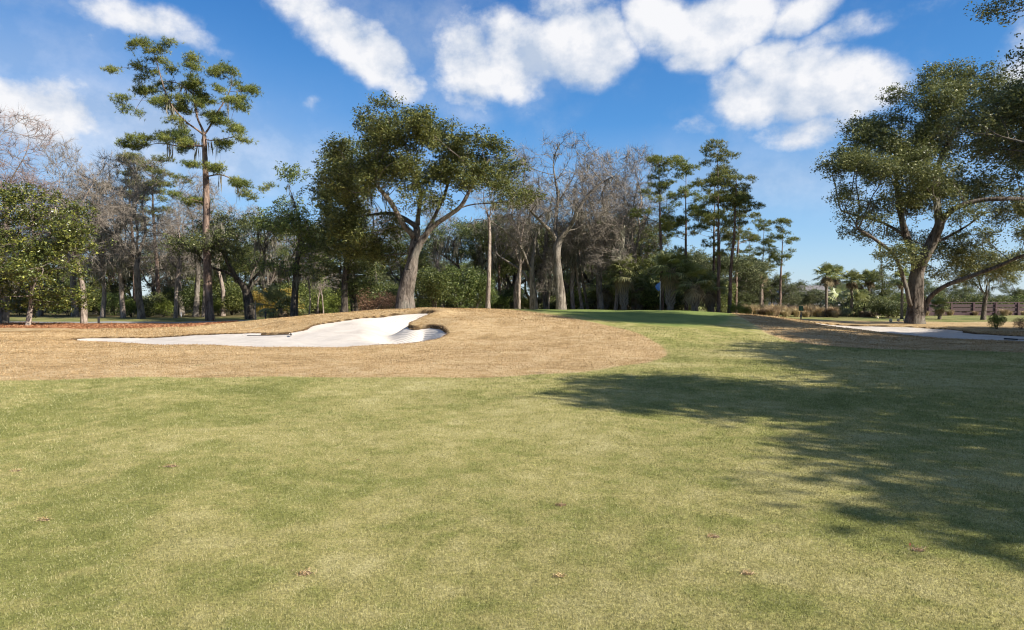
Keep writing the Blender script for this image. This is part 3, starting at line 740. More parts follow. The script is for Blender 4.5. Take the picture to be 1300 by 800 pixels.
def clumpy(L_, r, total=None, dens=1.0, m=8, f=.40):
    """each lobe broken into small separate clumps sitting on its surface"""
    out = []
    for (x, y, z, a, b, c) in L_:
        for i in range(m):
            d = r.normal(size=3); d[2] = d[2] * .8 + .25; d /= np.linalg.norm(d); q = r.uniform(.5, 1.0); s_ = f * r.uniform(.7, 1.25)
            out.append((x + d[0] * a * q, y + d[1] * b * q, z + d[2] * c * q, a * s_, b * s_, c * s_))
    if total: dens = total / sum(l[3] * l[4] * l[5] for l in out)
    return lobes(out, r, dens, .15)
def assemble(name, P, par, ninit, R0, bark, r, leaves=None, moss=None, twig=None, r0=.012, sides=10, flare=.35, root=None):
    """turn a skeleton into thing > trunk, crown, moss; returns the root Empty"""
    o = root or empty(name)
    rad, ch, sub = radii(P, par, R0, r0)
    V, Fq = tubes(P, par, rad, sides, flare)
    0 and print('TREE', name, len(P), int((ch==0).sum()), int((sub<=2).sum()), int((sub<=4).sum()))
    mesh_np('trunk', V, Fq, 4, bark, o, smooth=True)
    if leaves:
        kind, mat, kw = leaves
        if kind == 'leaf': V, v = crown_leaves(P, sub, r=r, **kw); mesh_np('crown', V, np.arange(len(V)).reshape(-1, 4), 4, mat, o, attrs={'v': v})
        else: V, v = needle_tufts(P, par, sub, r=r, **kw); mesh_np('crown', V, np.arange(len(V)).reshape(-1, 3), 3, mat, o, attrs={'v': v})
    if twig:
        mat, kw = twig; V, Fq = twigs(P, par, sub, r=r, **kw); mesh_np('crown', V, Fq, 3, mat, o)
    if moss:
        q = hanging(P, rad, r, **moss)
        if q: mesh_np('moss', q[0], q[1], 4, MOSS, o, attrs={'v': q[2]})['kind'] = 'stuff'
    return o

# ---- species ---------------------------------------------------------------
def limbs_from(base_top, n, spread, rise, r, wig=.3):
    out = []; a0 = r.uniform(0, 2 * PI)
    for i in range(n):
        a = a0 + 2 * PI * i / n + r.uniform(-.35, .35); s = spread * r.uniform(.75, 1.2); h = rise * r.uniform(.6, 1.25)
        d = np.array([math.cos(a), math.sin(a), 0]); p = [np.array(base_top)]
        for t in (.3, .6, 1.0):
            p.append(np.array(base_top) + d * s * t + np.array([0, 0, h * (t ** .8)]) + r.normal(0, wig, 3))
        out.append(p)
    return out
def oak(name, seed, H=11., Wd=13., leaf=LEAF_OAK, k=26, moss=60, R0=.42, ls=.17, fork=2.6, low=.42, f=.42):
    r = np.random.default_rng(seed); top = (r.uniform(-.4, .4), r.uniform(-.4, .4), fork)
    paths = [[(0, 0, 0), (top[0] * .3, top[1] * .3, fork * .5), top]] + limbs_from(top, 5, Wd * .28, H * .38, r)
    Lb = []
    for i in range(15):
        a = r.uniform(0, 2 * PI); q = math.sqrt(r.random()) * Wd * .40; zt = H * (low + (1 - low) * r.uniform(.15, .85)) * (1 - .28 * (q / (Wd * .5)) ** 2)
        s = r.uniform(.7, 1.2); Lb.append((q * math.cos(a), q * math.sin(a), zt, Wd * .15 * s, Wd * .15 * s, H * .105 * s))
    P, par, ni = colonize(paths, clumpy(Lb, r, 3800, m=8, f=f), .40, .38, 4, 90, .2, (0, 0, .02), r, 7000, fork * .8)
    return assemble(name, P, par, ni, R0, BARK_OAK if leaf is not LEAF_DARK else BARK_DARK, r, ('leaf', leaf, dict(k=int(k * 1.8), spread=.36, Lr=ls, Wr=ls * .5, thr=8, up=.5)),
                    dict(n=moss, ln=(.4, 1.2)) if moss else None)
def evergreen(name, seed, H=13., Wd=7., leaf=LEAF_DARK, k=26, R0=.24, low=.2, ls=.2, moss=0):
    r = np.random.default_rng(seed)
    paths = [[(0, 0, 0), (r.normal(0, .15), r.normal(0, .15), H * .3), (r.normal(0, .3), r.normal(0, .3), H * .6), (r.normal(0, .4), r.normal(0, .4), H * .93)]]
    Lb = []
    for i in range(22):
        t = r.uniform(0, 1); zt = H * (low + (1 - low - .06) * t); w = Wd * .5 * (math.sin(PI * min(1, (t * .82 + .18))) ** .6) * .75
        a = r.uniform(0, 2 * PI); q = w * math.sqrt(r.uniform(.1, 1)); s = r.uniform(.7, 1.25)
        Lb.append((q * math.cos(a), q * math.sin(a), zt, Wd * .15 * s, Wd * .15 * s, H * .06 * s))
    P, par, ni = colonize(paths, clumpy(Lb, r, 3200, m=6, f=.45), .38, .38, 4, 80, .2, (0, 0, .05), r, 6000, H * low * .7)
    return assemble(name, P, par, ni, R0, BARK_DARK, r, ('leaf', leaf, dict(k=int(k * 1.8), spread=.36, Lr=ls, Wr=ls * .5, thr=8, up=.4)), dict(n=moss, ln=(.4, 1.3)) if moss else None)
def bare(name, seed, H=15., Wd=8., R0=.26, fork=5., bark=BARK_BARE, tw=TWIG_GREY, moss=0, n=2600, ln=.75, tk=7):
    r = np.random.default_rng(seed); top = (r.normal(0, .3), r.normal(0, .3), fork)
    paths = [[(0, 0, 0), (r.normal(0, .1), r.normal(0, .1), fork * .5), top]] + limbs_from(top, 4, Wd * .22, H * .45, r, .35)
    Lb = []
    for i in range(12):
        a = r.uniform(0, 2 * PI); t = r.uniform(0, 1); q = Wd * .36 * math.sqrt(r.random()) * (1 - .35 * t); s = r.uniform(.8, 1.2)
        Lb.append((q * math.cos(a), q * math.sin(a), fork * 1.1 + (H * .9 - fork * 1.1) * t, Wd * .2 * s, Wd * .2 * s, H * .1 * s))
    P, par, ni = colonize(paths, lobes(Lb, r, n / sum(l[3] * l[4] * l[5] for l in Lb)), .38, .42, 4.5, 90, .22, (0, 0, .12), r, 7000, fork * .8)
    return assemble(name, P, par, ni, R0, bark, r, None, dict(n=moss, ln=(.3, 1.0)) if moss else None, (tw, dict(k=tk, thr=5, ln=ln, wd=.011)), r0=.014)
def pine(name, seed, H=19., Wd=6.5, crown=.42, R0=.24, pads=17, k=9, leaf=LEAF_PINE, strag=3):
    r = np.random.default_rng(seed); bx, by = r.normal(0, .5), r.normal(0, .5)
    tr = [(0, 0, 0), (bx * .2, by * .2, H * .3), (bx * .7, by * .6, H * .6), (bx, by, H * .96)]
    paths = [tr]; Lb = []
    for i in range(pads + strag):
        t = (i + r.random()) / pads if i < pads else r.uniform(-.55, 0)
        zt = H * (1 - crown * (1 - min(t, 1) * .97)); w = Wd * .5 * (1 - .62 * max(t, 0) ** 1.6) * r.uniform(.45, 1.05)
        if i >= pads: w *= .6
        a = i * 2.4 + r.uniform(-.6, .6); c = np.array([np.interp(zt, [q[2] for q in tr], [q[j] for q in tr]) for j in (0, 1)])
        x, y = c[0] + w * .8 * math.cos(a), c[1] + w * .8 * math.sin(a)
        s = r.uniform(.55, 1.4) * (1 if i < pads else .6); paths.append([(c[0], c[1], zt - .9 * r.uniform(.3, 1)), ((c[0] + x) / 2, (c[1] + y) / 2, zt - .35), (x, y, zt)])
        Lb.append((x, y, zt + .1, Wd * .17 * s, Wd * .17 * s, H * .022 * s + .1))
    P, par, ni = colonize(paths, clumpy(Lb, r, 2200, m=5, f=.5), .32, .34, 2.6, 45, .2, (0, 0, .08), r, 5000, H * (1 - crown) * .6, wig=.09)
    return assemble(name, P, par, ni, R0, BARK_PINE, r, ('needle', leaf, dict(k=7, thr=3, ln=.30, wd=.027, spread=.21, per=12)), None, r0=.012, flare=.3)
def shrub(name, seed, H=2.4, Wd=3., leaf=LEAF_SHRUB, n=5200, ls=.13, stems=7, part='foliage'):
    r = np.random.default_rng(seed); o = empty(name); mb = MB(); C = []
    nl = 14
    for i in range(nl):
        a = r.uniform(0, 2 * PI); q = Wd * .33 * math.sqrt(r.random()); t = r.uniform(.25, .8); s = r.uniform(.7, 1.2)
        c = np.array([q * math.cos(a), q * math.sin(a), H * t * (1 - .3 * (q / (Wd * .5)) ** 2)])
        if i < stems: mb.tube([(c[0] * .1, c[1] * .1, -.1), (c[0] * .5, c[1] * .5, c[2] * .5), c], [.035, .025, .01], 5)
        d = r.normal(size=(n // nl, 3)); d /= np.linalg.norm(d, axis=1)[:, None]; d *= r.uniform(.45, 1.05, (n // nl, 1)) ** .6
        C.append(c + d * np.array([Wd * .2 * s, Wd * .2 * s, H * .24 * s]))
    C = np.vstack(C); C[:, 2] = np.maximum(C[:, 2], .06 + .1 * r.random(len(C)))
    V = leaf_quads(C, ls, ls * .5, r, .4)
    mb.build('stems', BARK_DARK, o)
    mesh_np(part, V, np.arange(len(V)).reshape(-1, 4), 4, leaf, o, attrs={'v': np.repeat(np.clip(r.normal(.5, .25, len(C)), 0, 1), 4)})
    return o
def palm(name, seed, H=3.4, R0=.2, nf=34, fl=1.15, boots=True, leaf=LEAF_PALM, lean=0.):
    r = np.random.default_rng(seed); o = empty(name); mb = MB()
    pts = [(lean * (z / H) ** 2, 0, z) for z in np.linspace(-.2, H, 9)]
    mb.tube(pts, [R0 * (1.25 if i == 0 else 1.0 + .06 * math.sin(i * 2)) for i in range(9)], 12); mb.build('trunk', BARK_PALM, o, True)
    top = np.array([lean, 0, H])
    if boots:
        bb = MB(); k = 0; z = .5
        while z < H + .1:
            for a in np.arange(0, 2 * PI, PI / 4) + (k % 2) * PI / 8:
                c = np.array([lean * (z / H) ** 2, 0, z]); d = np.array([math.cos(a), math.sin(a), 0])
                bb.tube([c + d * R0 * .85, c + d * (R0 + .12) + np.array([0, 0, .2])], [.07, .035], 4)
            z += .17; k += 1
        bb.build('leaf_bases', POSTW, o)
    Vg = []; vg = []; Vd = []; vd = []; pet = MB()
    for i in range(nf + 8):
        dead = i >= nf
        elv = r.uniform(-.35, 1.35) if not dead else r.uniform(-1.3, -.8); a = i * 2.399 + r.uniform(-.2, .2)
        d = np.array([math.cos(a) * math.cos(elv), math.sin(a) * math.cos(elv), math.sin(elv)]); pl = fl * r.uniform(.5, .95) * (.6 if dead else 1)
        hub = top + d * pl; pet.tube([top + d * R0 * .5, top + d * pl * .5 + np.array([0, 0, .04]), hub], [.022, .016, .012], 4)
        side = np.cross(d, (0, 0, 1)); side /= np.linalg.norm(side) + 1e-9; upv = np.cross(side, d)
        tv = r.normal(.5, .2)
        for b in np.linspace(-1.9, 1.9, 19):
            dd = d * math.cos(b) + side * math.sin(b); L0 = fl * .78 * (1 - .12 * abs(b)) * r.uniform(.85, 1.1)
            mid = hub + dd * L0 * .55 + upv * .03; tip = hub + dd * L0 + np.array([0, 0, -L0 * .32 * r.uniform(.6, 1.4)])
            w = np.cross(dd, upv) * .032 * fl + upv * .01
            q = [hub - w * .3, mid - w, tip, mid + w]
            (Vd if dead else Vg).extend(q); (vd if dead else vg).extend([min(1, max(0, tv + r.normal(0, .1)))] * 4)
    V = np.array(Vg); mesh_np('fronds', V, np.arange(len(V)).reshape(-1, 4), 4, leaf, o, attrs={'v': vg})
    V = np.array(Vd); mesh_np('dead_fronds', V, np.arange(len(V)).reshape(-1, 4), 4, LEAF_DEAD, o, attrs={'v': vd})
    pet.build('petioles', leaf, o)
    return o
def grass_clump(name, seed, H=1.1, Wd=1.2, n=420):
    r = np.random.default_rng(seed); a = r.uniform(0, 2 * PI, n); q = r.uniform(0, .25, n) * Wd; d = np.stack([np.cos(a), np.sin(a), np.zeros(n)], -1)
    b0 = d * q[:, None]; h = H * r.uniform(.5, 1.1, n); out = r.uniform(.1, .55, n) * Wd
    up = np.zeros((n, 3)); up[:, 2] = h; mid = b0 + d * out[:, None] * .35 + up * .7; tip = b0 + d * out[:, None] * 1.2 + up * r.uniform(.75, 1.05, n)[:, None]
    w = np.stack([-np.sin(a), np.cos(a), np.zeros(n)], -1) * .018
    V = np.stack([b0 - w, b0 + w, mid + w, mid - w, tip], 1).reshape(-1, 3); b = np.arange(n)[:, None] * 5
    Fq = np.vstack([b + np.array([0, 1, 2]), b + np.array([0, 2, 3]), b + np.array([3, 2, 4])])
    return mesh_np(name, V, Fq, 3, STRAWG, None, attrs={'v': np.repeat(r.random(n), 5)})

def place(o, px, D, scale=1.0, rz=None, dz=0.0, sz=None):
    x = (px - 650) / F * D; o.location = (x, D, gz(x, D) + dz); s = scale
    o.scale = (s, s, sz or s)
    if rz is not None: o.rotation_euler = (0, 0, rz)
    return o

#@@HEROES
# ------------------------------------------------------------------ hero trees (limbs laid out to the tree's own habit)
def WP(lst, D, org):
    return [W(p[0], p[1], D, p[2] if len(p) > 2 else 0) - org for p in lst]
def px_lobes(lst, D, org, r, depth=1.0):
    out = []
    for q in lst:
        px, py, rx, ry = q[:4]; off = q[4] if len(q) > 4 else r.normal(0, depth); c = W(px, py, D, 0) - org; c[1] += off
        out.append((c[0], c[1], c[2], rx / F * D, max(rx, ry) / F * D * .9, ry / F * D))
    return out
def org_of(px, D):
    x = (px - 650) / F * D; return np.array([x, D, gz(x, D)])

# the tall pine at the left
r = np.random.default_rng(21); D = 50.; og = org_of(267, D)
padsP = [(208, 72, 25, 7), (245, 76, 13, 6), (286, 90, 22, 9), (311, 103, 14, 7), (184, 94, 18, 6), (172, 108, 11, 5), (157, 132, 9, 4), (218, 133, 22, 8), (250, 118, 17, 7), (255, 134, 18, 8),
         (276, 143, 15, 7), (311, 130, 15, 4), (301, 157, 11, 4), (198, 172, 14, 5), (172, 177, 15, 5), (155, 183, 7, 4), (215, 178, 12, 5), (238, 182, 12, 6), (316, 175, 9, 4), (288, 180, 10, 4), (196, 128, 10, 4),
         (247, 208, 9, 4), (281, 210, 13, 7), (301, 226, 18, 7), (340, 226, 10, 4), (315, 243, 14, 6), (242, 252, 15, 6), (232, 100, 14, 6), (265, 98, 12, 6), (290, 120, 12, 5), (228, 158, 12, 5), (325, 236, 10, 5), (225, 245, 8, 4)]
extraP = [(q[0] + r.normal(0, 7), q[1] + r.normal(0, 7), 7, 4) for q in padsP if q[1] < 200 for _ in (0, 1)]
pathsP = [WP([(267, 405), (266, 380), (264, 330), (262, 280), (260, 220), (258, 170), (250, 150), (245, 110), (240, 82)], D, og)]
pathsP[0][0][2] = 0
for l in ([(258, 170), (240, 157, -.5), (222, 132, -1), (208, 78, -1.2)], [(259, 172), (272, 140, .6), (284, 112, 1), (288, 92, 1)], [(259, 178), (285, 180, -.6), (312, 176, -1.2)],
          [(259, 185), (225, 184, .7), (190, 177, 1.4), (158, 184, 1.6)], [(260, 225), (282, 222, 0), (300, 232, .5), (318, 244, 1)], [(245, 118), (215, 100, 1.0), (184, 97, 1.8), (160, 128, 1.5)],
          [(288, 112, 1), (305, 106, 1.4), (315, 104, 1.5)], [(261, 258), (248, 254, -.6), (238, 254, -1)]):
    pathsP.append(WP(l, D, og))
P, par, ni = colonize(pathsP, lobes(px_lobes([(258 + (q[0] - 258) * .9, q[1] + 3, q[2] * .85, q[3] * .9) for q in padsP + extraP], D, og, r, 1.3), r, 70, .0), .28, .30, 2.6, 60, .22, (0, 0, .05), r, 6000, 7, wig=.08)
t = assemble('pine_tree', P, par, ni, .28, BARK_PINE, r, ('needle', LEAF_PINE, dict(k=20, thr=4, ln=.25, wd=.021, spread=.23, per=12)), dict(n=26, ln=(.5, 1.6), lo=.03, hi=.2, zmin=8), r0=.016, sides=12)
t.location = og; tag(t, 'tallest pine on the left, long bare trunk and flat layered crown above the wood', 'pine tree')

# leaning live oak in the middle
r = np.random.default_rng(33); D = 37.5; og = org_of(514, D)
LO = [(452, 195, 36, 30), (430, 235, 26, 30), (480, 165, 34, 24), (520, 158, 26, 16), (525, 190, 42, 34), (565, 180, 36, 26), (600, 192, 34, 24), (632, 212, 30, 24), (655, 240, 20, 18), (570, 225, 44, 26),
      (500, 235, 42, 34), (610, 232, 34, 20), (455, 275, 40, 40, 1.5), (430, 300, 24, 30, 2), (545, 262, 20, 12, -1.5), (480, 210, 30, 30), (500, 150, 16, 10), (555, 160, 20, 12), (640, 190, 14, 10), (470, 320, 30, 26, 2.5), (672, 256, 14, 12)]
pathsO = [WP([(514, 393), (513, 378), (519, 350), (528, 322), (534, 308)], D, og),
          WP([(534, 308), (548, 292, -.3), (570, 277, -.8), (594, 264, -1), (622, 262, -1), (650, 256, -.8)], D, og),
          WP([(522, 340, .2), (523, 312, .5), (527, 282, 1), (528, 250, 1.2), (522, 215, 1)], D, og),
          WP([(527, 300, .6), (512, 284, 0), (500, 262, -.4), (480, 235, -1)], D, og),
          WP([(540, 300), (552, 276, .6), (562, 250, 1.2), (570, 215, 1.5)], D, og),
          WP([(527, 285, 1), (500, 268, 2), (470, 262, 3), (445, 265, 3)], D, og),
          WP([(590, 266, -1), (600, 245, -1), (612, 225, -1)], D, og)]
pathsO[0][0][2] = 0
P, par, ni = colonize(pathsO, clumpy(px_lobes(LO, D, og, r, 1.5), r, 6500, m=9, f=.36), .28, .27, 3.0, 110, .22, (0, 0, .03), r, 8500, 3.0)
t = assemble('live_oak', P, par, ni, .40, BARK_OAK, r, ('leaf', LEAF_OAK, dict(k=60, spread=.26, Lr=.15, Wr=.075, thr=6, up=.5)), dict(n=14, ln=(.4, 1.0), zmin=5), sides=14, flare=.6)
t.location = og; tag(t, 'broad leaning live oak with twin pale trunks behind the left bunker', 'oak tree')

# big oak at the right
r = np.random.default_rng(45); D = 40.5; og = org_of(1166, D)
LR = [(1075, 215, 34, 26), (1062, 245, 20, 22), (1110, 195, 36, 26), (1145, 160, 40, 28), (1180, 125, 40, 26), (1215, 105, 36, 24), (1255, 105, 34, 24), (1290, 120, 30, 30), (1130, 225, 44, 28), (1175, 195, 44, 32),
      (1220, 165, 44, 34), (1265, 170, 40, 34), (1300, 200, 36, 30), (1095, 265, 30, 16), (1078, 285, 22, 12), (1105, 325, 24, 10), (1135, 335, 16, 12, -1), (1180, 250, 40, 24), (1225, 235, 40, 24), (1270, 245, 34, 22),
      (1310, 260, 40, 24), (1195, 315, 20, 14, 2), (1225, 320, 22, 16, 2), (1345, 180, 40, 50), (1250, 300, 26, 16, 1), (1290, 300, 24, 14), (1340, 290, 34, 24), (1210, 345, 18, 10, 2), (1245, 345, 18, 16, 2), (1215, 300, 26, 16, 3), (1260, 322, 30, 16, 2.5), (1298, 338, 26, 16, 2), (1180, 295, 22, 14, 3), (1130, 255, 26, 14), (1108, 296, 22, 10, 2), (1160, 230, 30, 22, -1.5), (1335, 330, 26, 16), (1200, 275, 26, 16, -1.5)]
pathsR = [WP([(1160, 411), (1160, 392), (1160, 370), (1160, 345), (1157, 318), (1153, 290, .4), (1150, 255, .8)], D, og),
          WP([(1158, 396), (1148, 378, -.3), (1136, 350, -.6), (1115, 322, -1), (1092, 303, -1.2), (1070, 292, -1.4)], D, og),
          WP([(1162, 411), (1176, 404, .3), (1181, 386, .5), (1190, 371, .3), (1202, 360, 0), (1228, 350, -.4), (1262, 336, -.6), (1300, 322, -.6), (1335, 315, -.6)], D, og),
          WP([(1181, 386, .5), (1178, 355, .6), (1184, 330, 1), (1198, 308, 1.5), (1225, 300, 2), (1260, 280, 2)], D, og),
          WP([(1160, 350), (1172, 315, -.6), (1180, 285, -1), (1200, 262, -1.5), (1240, 255, -2), (1290, 262, -2)], D, og),
          WP([(1155, 300, .4), (1135, 278, 1), (1110, 270, 1.5), (1085, 262, 2)], D, og),
          WP([(1180, 285, -1), (1184, 240, -.5), (1200, 195, 0), (1225, 150, 0)], D, og),
          WP([(1150, 255, .8), (1148, 220, 1), (1160, 180, 1)], D, og)]
pathsR[0][0][2] = 0
P, par, ni = colonize(pathsR, clumpy(px_lobes(LR, D, og, r, 1.8), r, 12000, m=9, f=.36), .31, .27, 3.2, 110, .22, (0, 0, .02), r, 12000, 3.0)
t = assemble('live_oak', P, par, ni, .46, BARK_OAK, r, ('leaf', LEAF_OAKR, dict(k=60, spread=.28, Lr=.145, Wr=.072, thr=6, up=.5)), dict(n=22, ln=(.4, 1.2), zmin=3), sides=14, flare=.45)
t.location = og; tag(t, 'wide spreading live oak with thick forked trunk behind the right bunker', 'oak tree')

# the oak beyond the right edge, its limbs reach into the picture at the upper right
r = np.random.default_rng(57); D = 26.; og = org_of(1520, D)
LN = [(1250, 160, 50, 24), (1300, 130, 54, 34), (1320, 185, 60, 26), (1360, 110, 60, 40), (1400, 170, 60, 50), (1420, 60, 80, 50), (1480, 0, 90, 60), (1500, 120, 90, 60), (1560, -40, 90, 60), (1600, 80, 90, 70), (1300, 80, 30, 26),
      (1650, 0, 90, 70), (1700, 120, 80, 60), (1290, 220, 40, 18), (1370, 240, 50, 22), (1400, -30, 60, 40), (1310, -18, 22, 14), (1330, 20, 30, 24, -2)]
pathsN = [WP([(1520, 430), (1515, 380), (1500, 320), (1490, 270)], D, og), WP([(1500, 320), (1440, 250, -.5), (1360, 215, -.8), (1300, 196, -1), (1250, 182, -1), (1218, 178, -1)], D, og),
          WP([(1490, 270), (1450, 180), (1400, 110), (1340, 60)], D, og), WP([(1490, 270), (1520, 150), (1540, 30)], D, og), WP([(1500, 300), (1580, 200), (1650, 100)], D, og)]
P, par, ni = colonize(pathsN, clumpy(px_lobes(LN, D, og, r, 1.6), r, 7000, m=9, f=.38), .33, .32, 3.2, 110, .22, (0, 0, .02), r, 7000, 3.0)
near_oak = assemble('live_oak', P, par, ni, .5, BARK_OAK, r, ('leaf', LEAF_OAKR, dict(k=55, spread=.32, Lr=.14, Wr=.07, thr=8, up=.5)), dict(n=15, ln=(.4, 1.0), zmin=3), sides=12, flare=.5)
near_oak.location = og; tag(near_oak, 'live oak at the right edge, only its dark limbs and leaves reach into view', 'oak tree')

# big bare tree right of the middle
r = np.random.default_rng(62); D = 46.; og = org_of(712, D)
LB = [(700, 190, 24, 14), (720, 195, 30, 18), (750, 215, 28, 18), (690, 215, 30, 22), (735, 235, 40, 24), (775, 235, 22, 16), (670, 245, 28, 24), (700, 260, 36, 24), (745, 265, 36, 20), (780, 265, 20, 16), (668, 205, 14, 16), (660, 290, 20, 20), (760, 295, 22, 12), (795, 245, 18, 14), (770, 205, 18, 14), (655, 215, 18, 16), (720, 185, 16, 8)]
pathsB = [WP([(713, 391), (711, 365), (708, 335), (707, 308)], D, og), WP([(707, 308), (704, 280, .3), (708, 250, .5), (703, 215, .8), (706, 190, 1)], D, og), WP([(707, 305), (725, 282, -.3), (740, 255, -.6), (765, 235, -1), (785, 225, -1)], D, og),
          WP([(707, 308), (692, 292, -.5), (678, 280, -1), (665, 262, -1)], D, og), WP([(716, 294), (735, 290, .8), (755, 270, 1.2), (775, 262, 1.2)], D, og), WP([(706, 262, .5), (722, 235, 1), (735, 208, 1.2)], D, og)]
pathsB[0][0][2] = 0
P, par, ni = colonize(pathsB, lobes(px_lobes(LB, D, og, r, 1.4), r, 34), .32, .36, 3., 90, .24, (0, 0, .10), r, 7000, 3.0)
t = assemble('bare_tree', P, par, ni, .32, BARK_BARE, r, None, dict(n=30, ln=(.3, .9), zmin=5), (TWIG_GREY, dict(k=7, thr=5, ln=.6, wd=.009)), r0=.016, sides=12)
t.location = og; tag(t, 'largest bare grey tree behind the green, upright trunk and fine fan of twigs', 'bare tree')

# forked grey tree left of it
r = np.random.default_rng(63); D = 47.; og = org_of(678, D)
LB = [(605, 285, 22, 12), (632, 278, 24, 16), (665, 262, 22, 14), (700, 285, 20, 14), (650, 300, 24, 14), (690, 262, 16, 12), (640, 318, 20, 10)]
pathsB = [WP([(679, 391), (678, 365), (676, 345), (676, 325)], D, og), WP([(676, 345), (665, 322, -.4), (650, 305, -.8), (625, 285, -1.2), (606, 280, -1)], D, og), WP([(677, 328), (678, 305, .2), (688, 288, .4), (698, 272, .6)], D, og),
          WP([(678, 372), (664, 345, .4), (645, 332, .8), (628, 322, 1)], D, og), WP([(676, 300), (668, 285, .6), (660, 270, .8)], D, og)]
pathsB[0][0][2] = 0
P, par, ni = colonize(pathsB, lobes(px_lobes(LB, D, og, r, 1.2), r, 40), .32, .36, 3., 70, .24, (0, 0, .06), r, 4000, 2.5)
t = assemble('bare_tree', P, par, ni, .28, BARK_BARE, r, None, dict(n=20, ln=(.3, .9), zmin=4), (TWIG_GREY, dict(k=6, thr=5, ln=.55, wd=.009)), r0=.018, sides=10)
t.location = og; tag(t, 'pale forked bare tree with crooked limbs reaching left above the big shrub', 'bare tree')

# magnolia on the far left
r = np.random.default_rng(71); D = 40.; og = org_of(34, D)
LM = [(20, 265, 34, 22), (60, 268, 30, 20), (95, 280, 26, 18), (-15, 290, 40, 30), (40, 305, 44, 30), (85, 315, 34, 26), (20, 345, 44, 26), (65, 350, 40, 24), (100, 342, 18, 16), (-25, 350, 36, 36), (60, 378, 36, 13), (10, 378, 34, 14), (100, 300, 22, 18), (50, 250, 20, 10)]
pathsM = [WP([(34, 412), (38, 385), (40, 340), (42, 300), (42, 262)], D, og), WP([(38, 390), (46, 370, -.4), (60, 350, -.8)], D, og), WP([(38, 380), (20, 355, .5), (-5, 335, .8)], D, og)]
pathsM[0][0][2] = 0
P, par, ni = colonize(pathsM, clumpy(px_lobes(LM, D, og, r, 1.0), r, 4500, m=8, f=.38), .32, .32, 3., 70, .2, (0, 0, .05), r, 7000, 1.0)
t = assemble('magnolia_tree', P, par, ni, .13, BARK_PALE, r, ('leaf', LEAF_MAG, dict(k=33, spread=.26, Lr=.18, Wr=.09, thr=8, up=.5)), None, sides=10, flare=.3)
t.location = og; tag(t, 'dense glossy magnolia at the left edge standing on the orange pine straw', 'magnolia tree')

#@@WOOD
# ------------------------------------------------------------------ prototypes of the wood
PR = {}
def proto(key, fn, *a, **k): PR[key] = dict(o=fn(*a, **k), used=False)
proto('oak1', oak, 'live_oak', 101, 11, 13, LEAF_OAK, 20, 90, .42, .17)
proto('oak2', oak, 'live_oak', 102, 10.5, 12, LEAF_DARK, 20, 150, .40, .17)
PR['shade'] = dict(o=oak('live_oak', 104, 12, 13.5, LEAF_DARK, 36, 0, .42, .19, 3, .42, .62), used=False)
proto('oak3', oak, 'live_oak', 103, 12, 11, LEAF_OAK, 18, 60, .36, .17, 4.2, .45)
proto('ever1', evergreen, 'evergreen_tree', 111, 13, 7, LEAF_DARK, 20, .24, .2, .19)
proto('ever2', evergreen, 'evergreen_tree', 112, 12, 6, LEAF_DARK, 22, .22, .12, .19, 40)
proto('ever3', evergreen, 'evergreen_tree', 113, 12, 8, LEAF_OAK, 18, .26, .25, .18, 60)
proto('bare1', bare, 'bare_tree', 121, 14, 7.5)
proto('bare2', bare, 'bare_tree', 122, 15, 7, .22, 5.5, BARK_PALE, TWIG_GREY, 40)
proto('bare3', bare, 'bare_tree', 123, 13, 8.5, .24, 4, BARK_BARE, TWIG_RED)
proto('bare4', bare, 'bare_tree', 124, 12, 5.5, .15, 3.5, BARK_PALE, TWIG_GREY, 160, 1500, .65, 8)
proto('pine1', pine, 'pine_tree', 131, 18, 6.6, .42, .23, 13)
proto('pine2', pine, 'pine_tree', 132, 19, 5.8, .52, .20, 15)
proto('pine3', pine, 'pine_tree', 133, 17, 6.8, .33, .22, 11)
proto('palm1', palm, 'palm_tree', 141, 2.9, .24, 38, 1.25)
proto('palm2', palm, 'palm_tree', 142, 1.9, .26, 36, 1.2)
proto('palm3', palm, 'palm_tree', 143, 4.3, .15, 30, 1.05, False)
proto('palmlow', palm, 'palmetto', 144, .5, .10, 22, .95, False)
proto('shrub1', shrub, 'shrub', 151, 2.9, 3.8, LEAF_SHRUB, 8000)
proto('shrub2', shrub, 'shrub', 152, 2.2, 3.2, LEAF_DARK)
proto('shrub3', shrub, 'shrub', 153, 2.0, 2.6, LEAF_LIME, 3600)
proto('shrub4', shrub, 'shrub', 154, 3.0, 4.2, LEAF_OAK, 6000, .15)
proto('yellow', shrub, 'shrub', 155, 2.6, 2.8, LEAF_YELLOW, 2400, .15)
proto('rust', shrub, 'shrub', 156, 2.4, 3.4, LEAF_RUST, 2600, .13)
proto('far1', oak, 'round_tree', 161, 8, 8.5, LEAF_FAR, 18, 0, .25, .2, 1.6, .3)
proto('pole1', bare, 'bare_tree', 181, 9.5, 3.2, .2, 6.8, BARK_PALE, TWIG_GREY, 0, 500, .6, 5)
proto('thin1', bare, 'sapling', 171, 8, 2.6, .07, 2.5, BARK_PALE, TWIG_GREY, 0, 260, .6, 6)

def put(key, px, D, h=None, s=1.0, label=None, cat=None, group=None, rz=None, dz=0, sx=1.0):
    """h: wanted height factor as scale s; first use moves the prototype itself"""
    p = PR[key]
    if p['used']: o = copy_tree(p['o'])
    else: o = p['o']; p['used'] = True
    place(o, px, D, s * sx, rng.uniform(0, 2 * PI) if rz is None else rz, dz, s)
    for k in ('group',):
        if k in o and not group: del o[k]
    tag(o, label, cat, group)
    return o

T = 'bare tree'; PT = 'pine tree'; OT = 'oak tree'; ET = 'evergreen tree'
